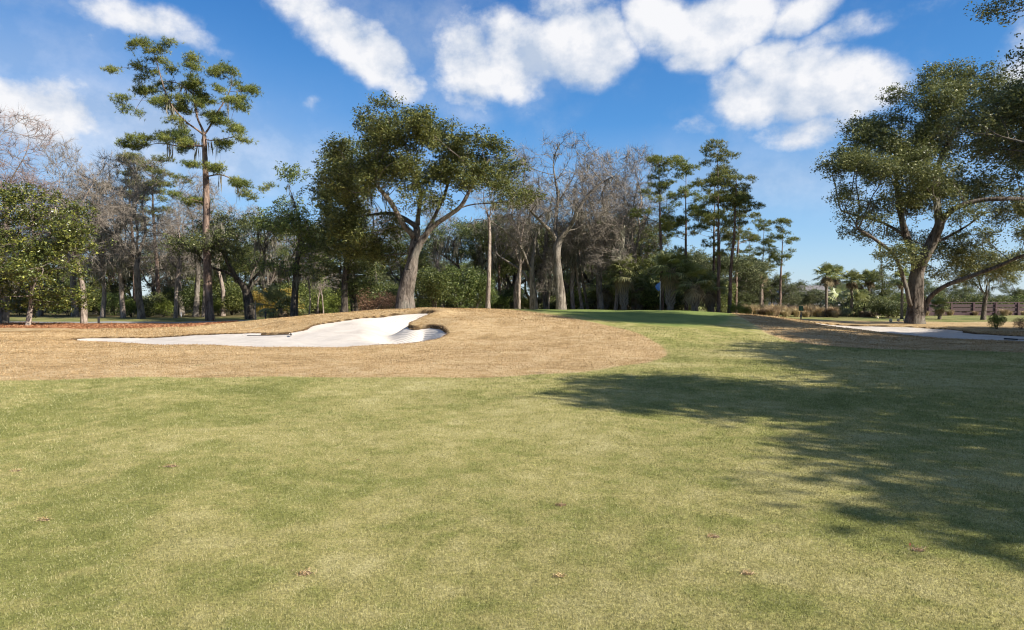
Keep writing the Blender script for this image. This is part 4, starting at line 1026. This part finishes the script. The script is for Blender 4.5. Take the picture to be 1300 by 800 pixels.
# ---- left wood, front row
put('bare3', 2, 44, s=1.08, label='bare tree with reddish buds, thick trunk at the left edge behind the magnolia', cat=T, rz=1.0)
put('bare2', 106, 43.5, s=0.78, label='pale slightly leaning bare tree standing just right of the magnolia', cat=T, rz=.6)
put('bare4', 130, 57, s=1.12, label='slim mossy bare tree, first trunk right of the pale leaning one', cat=T)
put('bare4', 157, 56, s=1.23, label='grey bare tree thick with hanging moss, middle of the three mossy ones', cat=T)
put('bare1', 178, 54, s=0.96, label='grey straight bare tree with flared base, rightmost of the three mossy ones', cat=T)
put('pine3', 201, 68, s=0.93, label='pine with small crown rising over the grey bare trees on the left', cat=PT)
put('pine1', 172, 74, s=0.95, label='pine farther back, crown just left of the small crowned pine', cat=PT)
put('bare1', 249, 60, s=0.90, label='light grey bare tree with pinkish trunk just left of the tallest pine', cat=T, rz=2.)
put('bare3', 50, 62, s=1.02, label='bare tree with reddish twigs standing up behind the magnolia crown', cat=T)
put('bare1', 95, 60, s=1.01, label='bare tree with crooked limbs between magnolia crown and mossy trees', cat=T, rz=4.)
put('bare2', 283, 62, s=0.83, label='bare grey tree whose twigs show just right of the tallest pine trunk', cat=T)
put('oak2', 318, 52, s=0.90, label='dark live oak draped in grey moss, right of the tallest pine', cat=OT, rz=.4)
put('ever3', 374, 47, s=0.90, label='tall loose evergreen with thick grey trunk between mossy oak and dark trees', cat=ET, rz=1.2)
put('ever1', 437, 43, s=.84, label='dark evergreen, left one of the pair left of the leaning oak', cat=ET, rz=2.0)
put('ever2', 451, 45, s=.95, label='dark evergreen, right one of the pair left of the leaning oak', cat=ET, rz=.3)
put('thin1', 392, 47, s=.8, label='pale thin bare sapling beside the thick grey evergreen trunk', cat='sapling')
put('thin1', 404, 50, s=.75, label='pale thin sapling in the gap left of the dark evergreen pair', cat='sapling', rz=1.)
put('thin1', 411, 52, s=.8, label='pale thin sapling nearest the bright green bush left of the dark pair', cat='sapling', rz=3.)
put('palmlow', 356, 49, s=1.6, label='low drooping palmetto beside the yellow leaved bushes', cat='palm')
put('yellow', 332, 55, s=.95, label='yellow leaved bush left of the low palmetto', cat='shrub')
put('yellow', 366, 56, s=1.0, label='yellow leaved bush right of the low palmetto', cat='shrub')
put('shrub3', 433, 49, s=.95, label='bright yellow green bush below the dark evergreen pair', cat='shrub')
put('shrub3', 418, 53, s=.75, label='small light green bush left of the bright one under the dark pair', cat='shrub')
put('rust', 473, 50, s=.95, label='rusty twiggy bush just left of the leaning oak trunk', cat='shrub')
put('rust', 492, 52, s=.8, label='rusty brown bush half hidden behind the leaning oak trunk', cat='shrub')
# big dark shrub mass right of the leaning oak
put('shrub1', 553, 41.5, s=1.0, label='large glossy dark shrub beside the leaning oak trunk', cat='shrub', rz=.2)
put('shrub1', 583, 42.5, s=1.05, label='large glossy dark shrub, middle of the clump right of the leaning oak', cat='shrub', rz=2.2)
put('shrub1', 603, 43.5, s=.85, label='glossy dark shrub at the right end of the clump by the straight pole trunk', cat='shrub', rz=4.2)
put('pole1', 620, 42, s=.85, label='straight slender pale trunk rising beside the glossy shrub clump', cat=T)
put('pine2', 634, 56, s=.62, label='reddish pine trunk half hidden behind the slender pale trunk', cat=PT)
put('oak2', 596, 56, s=.86, label='dark live oak behind the glossy shrub clump', cat=OT)
put('oak1', 655, 60, s=.86, label='live oak in deep shade behind the pale forked tree', cat=OT)
put('oak2', 700, 62, s=.90, label='dark mossy live oak behind the largest bare tree', cat=OT, rz=1.6)
put('oak2', 750, 60, s=.92, label='dark live oak just right of the largest bare tree', cat=OT, rz=3.3)
put('oak1', 786, 59, s=.90, label='spreading mossy live oak above the palms left of the flag', cat=OT, rz=.9)
put('bare2', 768, 58, s=0.94, label='bare grey tree whose twigs show above the mossy oaks left of the pines', cat=T)
put('bare1', 655, 62, s=1.08, label='bare tree whose fine twigs rise behind the right end of the leaning oak', cat=T)
put('bare4', 697, 49, s=.42, label='small pale leaning bare tree at the foot of the largest bare tree', cat=T)
put('shrub3', 730, 55, s=1.1, label='bright green bush right of the largest bare trunk', cat='shrub')
put('pole1', 739, 50, s=.7, label='slim reddish leaning trunk, left one right of the largest bare tree', cat=T).rotation_euler[1] = -.12
put('pole1', 747, 52, s=.7, label='slim dark leaning trunk, right one right of the largest bare tree', cat=T).rotation_euler[1] = -.16
put('bare2', 655, 50, s=.62, label='bare grey tree with sunlit trunk just left of the pale forked one', cat=T, rz=2.6)
put('bare1', 693, 52, s=.78, label='bare grey tree close on the left of the largest bare tree', cat=T, rz=5.1)
put('bare4', 728, 50, s=0.95, label='mossy bare tree close on the right of the largest bare tree', cat=T, rz=.4)
put('bare1', 762, 49, s=0.86, label='bare grey tree with sunlit trunk right of the slim leaning trunks', cat=T, rz=3.4)
put('bare4', 781, 48, s=.84, label='mossy bare tree just left of the leftmost crosshatched palm', cat=T, rz=2.2)
put('bare2', 806, 52, s=0.85, label='bare grey tree just right of the leftmost crosshatched palm', cat=T, rz=1.1)
put('pole1', 658, 47, s=.75, label='straight pale trunk in the gap between slender trunk and forked tree', cat=T, rz=1.)
put('pole1', 222, 55, s=.95, label='straight pale trunk left of the pinkish one beside the tallest pine', cat=T, rz=2.)
put('pole1', 258, 58, s=1.0, label='straight pale trunk touching the left side of the tallest pine', cat=T, rz=3.)
# ---- palms and pines right of the middle
put('palm1', 792, 47, s=.9, label='palm with crosshatched leaning trunk, leftmost of the palms behind the green', cat='palm', group='palms behind the green')
put('palm2', 768, 52, s=1.0, label='short palm between the leaning pines and the leftmost crosshatched palm', cat='palm', group='palms behind the green')
put('palm2', 812, 51, s=.95, label='short bushy palm just left of the blue flag', cat='palm', group='palms behind the green')
put('palm1', 851, 45.5, s=.98, label='tall crosshatched palm just right of the blue flag', cat='palm', group='palms behind the green')
put('palm2', 882, 45, s=.98, label='stout crosshatched palm in the gap between the pine groups', cat='palm', group='palms behind the green')
put('palm2', 902, 47, s=.85, label='dark short palm tight against the double pine', cat='palm', group='palms behind the green')
put('palm2', 828, 56, s=.9, label='short palm behind the flag in the shade', cat='palm', group='palms behind the green')
put('palm3', 966, 66, s=.95, label='slim palm among the far pines beyond the tan grasses', cat='palm', group='palms behind the green')
put('pine1', 840, 47.5, s=.60, label='pine with broad flat top, directly above the flag', cat=PT, rz=.5)
put('pine2', 871, 49, s=.60, label='bushy pine between the broad topped one and the tallest of the row', cat=PT, rz=1.5)
put('pine2', 912, 46, s=.615, label='tallest pine of the row behind the green with a thin high crown', cat=PT, rz=2.2)
put('pine2', 905, 50, s=.58, label='leaning pine close on the left of the tallest one in the row', cat=PT, rz=4.4)
put('pine3', 926, 46, s=.58, label='last near pine at the right end of the row, high tufted crown', cat=PT, rz=3.1)
put('pine1', 934, 60, s=.60, label='pine behind the right end of the row, crown reaching right', cat=PT, rz=3.9)
put('pine2', 968, 72, s=.55, label='far pine, left one of the pair against open sky', cat=PT, rz=.1)
put('pine1', 990, 70, s=.56, label='far pine, right one of the pair against open sky', cat=PT, rz=5)
put('pine2', 952, 78, s=.52, label='small far pine left of the pair against open sky', cat=PT, rz=2)
put('ever3', 820, 58, s=.62, label='olive evergreen behind the palms left of the flag', cat=ET)
put('far1', 862, 60, s=.8, label='rounded evergreen behind the crosshatched palms', cat='tree')
put('far1', 895, 58, s=.8, label='rounded grey green tree behind the double pine', cat='tree')
put('far1', 925, 62, s=.8, label='rounded grey green tree behind the last near pine', cat='tree')
put('far1', 955, 76, s=.78, label='rounded far tree below the pair of far pines, left side', cat='tree')
put('far1', 985, 74, s=.72, label='rounded far tree below the pair of far pines, right side', cat='tree')
put('far1', 1015, 80, s=.66, label='rounded far tree left of the slim palms', cat='tree')
put('far1', 1036, 78, s=.62, label='low rounded far tree touching the slim palms', cat='tree')
put('ever2', 948, 72, s=.5, label='narrow dark evergreen under the far pines', cat=ET)
put('shrub3', 935, 45.5, s=.42, label='small bright green bush at the foot of the last near pine', cat='shrub')
put('shrub3', 946, 46.5, s=.36, label='smaller bright bush right of the one at the pine foot', cat='shrub')
# ---- palms behind the right oak
for px_, D_, s_, lb in ((1049, 58, .83, 'slim palm nearest the open sky, leftmost of the five in the row'), (1060, 66, .88, 'slim palm second from the left in the row, trunk half hidden'),
                        (1081, 60, .76, 'slim palm with full bright head, middle of the row left of the right oak'), (1089, 68, .82, 'slim palm tucked behind the middle palm of the row'),
                        (1103, 67, .84, 'slim palm at the right end of the row beside the dark hedge'), (1145, 54, .74, 'slim palm right against the left side of the right oak trunk')):
    put('palm3', px_, D_, s=s_, label=lb, cat='palm', group='slim palms left of the right oak')
put('palmlow', 1072, 62, s=1.9, label='low wide palmetto between the slim palms', cat='palm')
put('palmlow', 1098, 60, s=1.6, label='low palmetto at the foot of the right end palm', cat='palm')
put('palm2', 1193, 53, s=.52, label='small dark palm right of the right oak trunk before the bridge', cat='palm')
put('shrub2', 1127, 57, s=1.0, label='dark rounded bush left of the right oak', cat='shrub')
put('shrub2', 1136, 58, s=.95, label='dark bush close to the trunk of the right oak', cat='shrub')
put('shrub2', 1080, 63, s=.75, label='dark low hedge bush under the slim palms', cat='shrub')
put('shrub2', 1062, 64, s=.6, label='dark low hedge bush left of the others under the slim palms', cat='shrub')
put('shrub2', 1100, 63, s=.7, label='dark low hedge bush right under the slim palms', cat='shrub')
put('ever3', 1118, 66, s=.52, label='dark spreading evergreen behind the slim palms', cat=ET)
put('oak3', 1249, 52, s=.46, label='small light mossy tree with thin trunk in front of the bridge', cat='tree', rz=2)
put('shrub3', 1266, 35.5, s=.42, label='small bright green bush in front of the right edge lawn', cat='shrub')
put('rust', 1297, 35, s=.30, label='little reddish bush at the right edge beside the bright one', cat='shrub')
# ---- filling of the wood: dark backs and undergrowth
for i, px_ in enumerate((-20, 25, 78, 118, 150, 190, 222, 262, 300, 345, 395, 430, 468, 505)):
    put(('ever1', 'oak3', 'ever2', 'ever3')[i % 4], px_ + rng.uniform(-8, 8), rng.uniform(70, 80), s=rng.uniform(.68, .82), label='evergreen deep in the wood behind the left bunker, seen between nearer trunks', cat=ET, group='evergreens deep in the left wood')
for i, px_ in enumerate((540, 575, 615, 645, 690, 725, 760, 800, 835, 875)):
    put(('ever3', 'oak1', 'ever2', 'oak3')[i % 4], px_ + rng.uniform(-8, 8), rng.uniform(68, 78), s=rng.uniform(.55, .72), label='evergreen deep in the wood behind the green, seen between nearer trunks', cat=ET, group='evergreens deep in the middle wood')
for i, px_ in enumerate((-10, 70, 140, 215, 235, 330, 365, 410, 480, 560, 640, 740, 790)):
    put(('bare1', 'bare2', 'bare3', 'bare4')[i % 4], px_ + rng.uniform(-8, 8), rng.uniform(64, 84), s=rng.uniform(.82, 1.0) * (1 if px_ < 500 else .85), label='bare grey tree deep in the wood, its twigs mixed with its neighbours', cat=T, group='bare trees deep in the wood')
for i in range(46):
    px_ = -40 + i * 21 + rng.uniform(-7, 7); k = ('shrub1', 'shrub4', 'shrub2', 'shrub4', 'shrub3')[int(rng.integers(0, 5))]
    put(k, px_, rng.uniform(58, 68) if px_ < 520 else rng.uniform(50, 58), s=rng.uniform(.75, 1.25) * (.7 if k == 'shrub3' else 1), label='leafy undergrowth bush along the foot of the wood', cat='shrub', group='undergrowth bushes along the wood')
for i in range(15):
    put(('palmlow', 'palm2')[i % 2], 752 + i * 11 + rng.uniform(-4, 4), rng.uniform(50, 58), s=rng.uniform(.6, 1.1) * (1.3 if i % 2 == 0 else .75), label='low palmetto filling the gaps under the palms and pines', cat='palm', group='low palmettos behind the green')
for i in range(26):
    put(('far1', 'ever3')[i % 3 == 2], 900 + i * 19 + rng.uniform(-6, 6), rng.uniform(125, 160), s=rng.uniform(.55, .85), label='distant tree on the low treeline beyond the bridge and marsh', cat='tree', group='distant trees beyond the marsh')
for i in range(16):
    put('shrub4', 930 + i * 28 + rng.uniform(-8, 8), rng.uniform(100, 120), s=rng.uniform(.9, 1.5), label='distant bush in front of the low treeline beyond the marsh', cat='shrub', group='distant bushes beyond the marsh')
# ---- tall tan grasses
for i in range(44):
    px_ = -60 + i * 23.5 + rng.uniform(-8, 8)
    put(('shrub4', 'far1', 'shrub2')[i % 3], px_, rng.uniform(76, 92) if px_ < 900 else rng.uniform(84, 96), s=rng.uniform(1.5, 2.1) * (.5 if i % 3 == 1 else .9), label='tall bush filling the back of the wood', cat='shrub', group='tall bushes at the back of the wood')
gc = grass_clump('grass_clump', 81); gc2 = grass_clump('grass_clump', 82, .9, 1.4)
for i in range(54):
    o = (gc if i == 0 else gc2 if i == 1 else (gc, gc2)[i % 2].copy())
    if i > 1: COL.objects.link(o)
    px_ = 953 + (i % 27) * 4.1 + rng.uniform(-3, 3); D_ = rng.uniform(55, 67) 
    place(o, px_, D_, rng.uniform(.6, 1.0), rng.uniform(0, 6))
    tag(o, 'tan ornamental grass clump in the bed beyond the green', 'grass clump', 'tan grass clumps beyond the green')
for i in range(14):
    o = (gc, gc2)[i % 2].copy(); COL.objects.link(o); place(o, 1095 + i * 16 + rng.uniform(-5, 5), rng.uniform(62, 66), rng.uniform(.4, .75), rng.uniform(0, 6))
    tag(o, 'tan marsh grass clump in front of the bridge', 'grass clump', 'tan grass clumps by the bridge')

# ---- trees beyond the right edge that throw the long shadows over the fairway
def shadow_oak(x, y, s, rz, lb, key='oak1'):
    p_ = PR[key]; o = copy_tree(p_['o']) if p_['used'] else p_['o']; p_['used'] = True; o.location = (x, y, gz(x, y)); o.scale = (s, s, s * .78); o.rotation_euler = (0, 0, rz)
    if 'group' in o: del o['group']
    tag(o, lb, OT)
#@@SHADOW
shadow_oak(15.9, 5.4, .92, .4, 'live oak out of view to the right, nearest the photographer', 'shade')
shadow_oak(21.4, 8.3, 1.0, 2.4, 'live oak out of view to the right, second one along the fairway', 'shade')
shadow_oak(26.5, 6.8, 1.05, 3.3, 'live oak out of view to the right, behind the nearest one', 'shade')
shadow_oak(40, 23, 1.35, 5.1, 'live oak out of view to the right, beside the far bunker', 'shade')
shadow_oak(26.5, 13.2, 1.1, 4.4, 'live oak out of view to the right, third one along the fairway', 'shade')
shadow_oak(29.5, 19.5, 1.1, .7, 'live oak out of view to the right, before the far bunker', 'shade')
shadow_oak(38, 12.5, 1.25, 1.1, 'live oak out of view to the right, fourth one along the fairway', 'shade')

#@@THINGS
# ------------------------------------------------------------------ small things
# flag on the green
D = 44.; og = org_of(838, D); fs = empty('golf_flag', og); tag(fs, 'blue flag hanging limp on a white pole on the green', 'flag')
MB().tube([(0, 0, 0), (0, 0, 1.95)], .012, 8).build('pole', WHITE, fs, True)
mbf = MB(); rws = 12
for i in range(rws + 1):
    t_ = i / rws; wdt = .07 + .27 * math.sin(PI * min(1, t_ * 1.05)) ** .7 * (1 - .25 * t_)
    for j in range(7):
        s_ = j / 6; mbf.V.append((-.015 - wdt * s_, .06 * math.sin(s_ * 9 + t_ * 2) * s_, 1.92 - .55 * t_ - .10 * s_))
for i in range(rws):
    for j in range(6): mbf.F.append((i * 7 + j, i * 7 + j + 1, (i + 1) * 7 + j + 1, (i + 1) * 7 + j))
mbf.build('flag_cloth', BLUE, fs, True)
cupm = MB(); cupm.tube([(0, 0, -.05), (0, 0, .006)], .054, 14); cupm.build('cup', WHITE, fs)

def rake(px, D, rz, label, dz=.0, floor=None, tilt=0.):
    x = (px - 650) / F * D; z = (floor if floor is not None else gz(x, D)) + dz
    o = empty('bunker_rake', (x, D, z), rz); o.rotation_euler = (0, tilt, rz); tag(o, label, 'rake')
    MB().tube([(0, 0, .05), (.9, 0, .03), (1.7, 0, .04)], .014, 8).build('handle', BLACK if px < 1200 else POSTW, o, True)
    MB().box((0, 0, .06), (.05, .62, .05)).build('head', BLACK, o)
    tm = MB()
    for k in range(13): tm.box((0, -.29 + k * .0483, .02), (.014, .014, .07), 0, .6)
    tm.build('tines', BLACK, o); return o
def sandz(x, y, lf): return float(hz0(np.array([x]), np.array([y]))[0] - lf(np.array([x]), np.array([y]))[0])
x_ = (369 - 650) / F * 27.8
rake(369, 27.8, R(200), 'black rake lying at the back edge of the left bunker', floor=sandz(x_, 27.8, lipL) + .02)
x_ = (1046 - 650) / F * 41.0
rake(1046, 41.0, R(100), 'black rake at the left tip of the right bunker', floor=sandz(x_, 41., lipR) + .02)
x_ = (1284 - 650) / F * 27.6
rake(1284, 27.6, R(8), 'rake with pale handle at the right end of the right bunker', floor=sandz(x_, 27.6, lipR) + .02)

# tee markers by the right oak, yardage posts
for px_, D_, lb in ((1131, 42.5, 'pale round marker left of the right oak, leftmost of three'), (1141, 42.8, 'pale round marker left of the right oak, middle of three'), (1149, 42.8, 'pale round marker nearest the right oak trunk'), (1114, 53, 'pale round marker alone on the lawn left of the right oak')):
    m = MB()
    x = (px_ - 650) / F * D_; m.tube([(0, 0, -.03), (0, 0, .05)], .02, 8); m.tube([(0, 0, .04), (0, 0, .08), (0, 0, .15), (0, 0, .21), (0, 0, .235)], [.03, .085, .105, .08, .02], 12)
    o = m.build('tee_marker', BRASS, None, True); o.location = (x, D_, gz(x, D_)); tag(o, lb, 'marker')
def post(px, D, h, label, mat=POSTW, w=.1, name='marker_post', cap=True):
    x = (px - 650) / F * D; o = empty(name, (x, D, gz(x, D))); tag(o, label, 'post')
    MB().box((0, 0, h / 2 - .1), (w, w, h + .2), .3, .9).build('shaft', mat, o)
    if cap: MB().box((0, 0, h + .03), (w * 1.25, w * 1.25, .06), .3, .7).build('cap', mat, o)
    return o
post(125, 43.8, .42, 'short dark post beside the path right of the pale leaning tree', BLACK, .12)
post(337, 46, .55, 'short dark post beside the path under the mossy oak', BLACK, .12)
post(230, 58, .35, 'small pale post near the pair of trunks left of the tallest pine', WHITE, .08)
o = post(1017, 47, .55, 'green topped post at the front of the tan grass bed', POSTW, .07, cap=False)
MB().box((0, 0, .78), (.28, .16, .34), .2, .9).build('green_box', GREENP, o)
post(324, 45, 1.35, 'thin pale stake leaning beside the path under the mossy oak', POSTW, .06, cap=False)

# timber footbridge over the marsh
br = empty('timber_bridge', (37, 66, 0)); tag(br, 'dark timber footbridge with railings crossing the marsh at the right edge', 'bridge')
x0, x1 = -3.5, 34.; zd = .30
MB().box(((x0 + x1) / 2, 0, zd - .16), (x1 - x0, 3.0, .14)).build('deck', BRIDGE, br)
MB().box(((x0 + x1) / 2, -1.48, zd - .35), (x1 - x0, .16, .62)).box(((x0 + x1) / 2, 1.48, zd - .35), (x1 - x0, .16, .62)).build('girders', BRIDGE, br)
for sy in (-1.56, 1.56):
    rl = MB().box(((x0 + x1) / 2, sy, zd + .93), (x1 - x0, .16, .06)).box(((x0 + x1) / 2, sy, zd + .62), (x1 - x0, .05, .24)).box(((x0 + x1) / 2, sy, zd + .24), (x1 - x0, .05, .30)).build('railing', BRIDGE2, br)
    for k in range(18): MB().box((x0 + .3 + k * 2.15, sy * 1.03, zd + .30), (.16, .16, 1.25)).build('rail_post', BRIDGE, br)
pl = MB()
for k in range(9):
    for sy in (-1.2, 1.2): pl.tube([(x0 + 1 + k * 4.3, sy, -2.6), (x0 + 1 + k * 4.3, sy, zd - .3)], .14, 10)
pl.build('piles', BRIDGE, br, True)

# pale house glimpsed beyond the marsh and a small one through the wood
def house(px, D, w, h, label, rz=0, dz=0):
    x = (px - 650) / F * D; o = empty('house', (x, D, gz(x, D) + dz), rz); tag(o, label, 'house'); d = w * .6
    MB().box((0, 0, h / 2), (w, d, h)).build('wall', HOUSE, o)
    m = MB(); e = .5
    m.V = [(-w / 2 - e, -d / 2 - e, h), (w / 2 + e, -d / 2 - e, h), (w / 2 + e, d / 2 + e, h), (-w / 2 - e, d / 2 + e, h), (-w / 2 + 1.5, 0, h + 2.2), (w / 2 - 1.5, 0, h + 2.2)]
    m.F = [(0, 1, 5, 4), (2, 3, 4, 5), (1, 2, 5), (3, 0, 4), (3, 2, 1, 0)]; m.build('roof', ROOF, o)
    for i in range(int(w / 2.2)):
        f = MB().box((-w / 2 + 1.4 + i * 2.2, -d / 2 - .03, h * .55), (1.1, .08, 1.4)).build('window', WHITE, o)
        MB().box((-w / 2 + 1.4 + i * 2.2, -d / 2 - .075, h * .55), (.9, .03, 1.2)).build('pane', GLASS, f)
house(1020, 105, 9, 3.0, 'pale house far beyond the tan grasses, mostly hidden by trees')

# litter on the fairway: each divot or leaf by itself
def divot(px, py, s, label, seed, kind='divot'):
    q = W(px, py, 1.0) - np.array([0, 0, CAMZ]); k = -CAMZ / q[2]; x, y = q[0] * k, q[1] * k; z = gz(x, y); r = np.random.default_rng(seed)
    if kind == 'leaf':
        C = np.array([[0, 0, .02]]); V = []
        ring = [(0, -1), (.35, -.5), (.5, 0), (.3, .5), (0, 1), (-.3, .45), (-.5, 0), (-.35, -.5)]
        s *= .7; V = [(a * s * .6, b * s, .014 + .2 * s * abs(a) + .1 * s * b * b) for a, b in ring]
        o = mesh_np('fallen_leaf', V, [list(range(8))], 8, LEAF_LITTER, None, attrs={'v': [.25] * 8}); o.rotation_euler = (.2, .1, r.uniform(0, 6))
        o.location = (x, y, z); return tag(o, label, 'leaf')
    o = empty('divot', (x, y, z)); tag(o, label, 'divot')
    mb = MB(); n = 16; mb.V = [(0, 0, .004)]; 
    for i in range(n):
        a = 2 * PI * i / n; q_ = s * r.uniform(.6, 1.1); mb.V.append((q_ * math.cos(a), q_ * .75 * math.sin(a), .005))
    mb.F = [(0, 1 + i, 1 + (i + 1) % n) for i in range(n)]; mb.build('soil', SOIL, o)
    c = np.stack([r.normal(0, s * .6, 60), r.normal(0, s * .5, 60), r.uniform(.006, .018, 60)], -1)
    V = leaf_quads(c, .026, .005, r, .6); mesh_np('dead_grass', V, np.arange(len(V)).reshape(-1, 4), 4, ROUGHB, o, attrs={'v': np.repeat(r.uniform(.3, 1, 60), 4)})
    return o
divot(387, 730, .05, 'brown divot with dead grass in the left foreground', 1)
divot(217, 596, .07, 'reddish scrape in the fairway left of the middle', 2)
divot(20, 596, .06, 'small brown scrape by the left edge of the fairway', 3)
divot(949, 732, .035, 'small dark divot in the right foreground', 4)
divot(905, 682, .045, 'dark divot pair in the sunlit grass below the shadow edge', 5)
divot(710, 732, .035, 'faint divot at the bottom middle', 6)
divot(713, 642, .045, 'faint brown divot in the middle of the fairway', 7)
divot(1165, 697, .05, 'bare scrape near the lower right corner beside a red leaf', 8)
divot(55, 660, .05, 'pale straw scrape in the left foreground', 9)
divot(1155, 692, .035, 'orange fallen leaf in the lower right foreground', 10, 'leaf')
divot(1192, 601, .05, 'dark fallen leaf in the tree shadow on the right', 11, 'leaf')
divot(963, 600, .04, 'small brown fallen leaf on the edge of the tree shadow', 12, 'leaf')
divot(455, 585, .035, 'small brown fallen leaf in the middle left of the fairway', 13, 'leaf')
divot(857, 520, .06, 'dark fallen leaf near the tip of the tree shadow', 14, 'leaf')

# ------------------------------------------------------------------ labels of the repeats in the wood, told apart by the landmark they stand next to
MARKS = [(-20, 'the picture\'s left edge'), (45, 'the magnolia'), (106, 'the pale leaning bare tree'), (130, 'the first mossy bare tree'), (157, 'the middle mossy bare tree'), (178, 'the flared grey bare tree'), (201, 'the small crowned pine'),
         (249, 'the pinkish bare trunk'), (267, 'the tallest pine'), (318, 'the mossy dark oak'), (345, 'the yellow bushes'), (374, 'the thick grey evergreen'), (402, 'the pale saplings'), (430, 'the bright yellow green bush'), (446, 'the dark evergreen pair'),
         (480, 'the rusty bushes'), (514, 'the leaning oak'), (553, 'the left end of the glossy shrubs'), (583, 'the middle of the glossy shrubs'), (606, 'the right end of the glossy shrubs'), (622, 'the slender pale trunk'), (645, 'the gap left of the forked bare tree'), (678, 'the forked bare tree'), (712, 'the largest bare tree'),
         (742, 'the slim leaning pines'), (770, 'the short palm by the leaning pines'), (792, 'the leftmost crosshatched palm'), (814, 'the bushy short palm'), (836, 'the blue flag'), (851, 'the tall crosshatched palm'), (882, 'the stout crosshatched palm'), (910, 'the tallest pine of the row'),
         (928, 'the last near pine'), (950, 'the start of the tan grasses'), (968, 'the left far pine'), (990, 'the right far pine'), (1020, 'the green topped post'), (1050, 'the leftmost slim palm')]
KIND = {'live_oak': 'live oak', 'evergreen_tree': 'narrow evergreen', 'bare_tree': 'bare grey tree', 'shrub': 'leafy bush', 'palmetto': 'low palmetto', 'palm_tree': 'stubby palm', 'round_tree': 'rounded bush'}
import re
buckets = {}
for o in S.objects:
    g = o.get('group', '')
    if o.parent or not (g.startswith('undergrowth') or g.startswith('evergreens deep') or g.startswith('bare trees deep') or g.startswith('low palmettos') or g.startswith('tall bushes')): continue
    px_ = o.location.x / o.location.y * F + 650; mk = min(MARKS, key=lambda q: abs(q[0] - px_))
    kd = KIND.get(re.sub(r'\.\d+$', '', o.name), 'bush'); pre = 'tall ' if g.startswith('tall') else ''
    side = 'straight behind' if abs(mk[0] - px_) < 4 else ('behind and left of' if px_ < mk[0] else 'behind and right of')
    buckets.setdefault(f'{pre}{kd} {side} {mk[1]}', []).append(o)
for lb, os_ in buckets.items():
    os_.sort(key=lambda o: o.location.y)
    for i, o in enumerate(os_):
        o['label'] = lb if len(os_) == 1 else (lb + (', the nearer one', ', the farther one')[i] if len(os_) == 2 else lb + (', nearest of them' if i == 0 else ', farthest of them' if i == len(os_) - 1 else f', in the middle'))
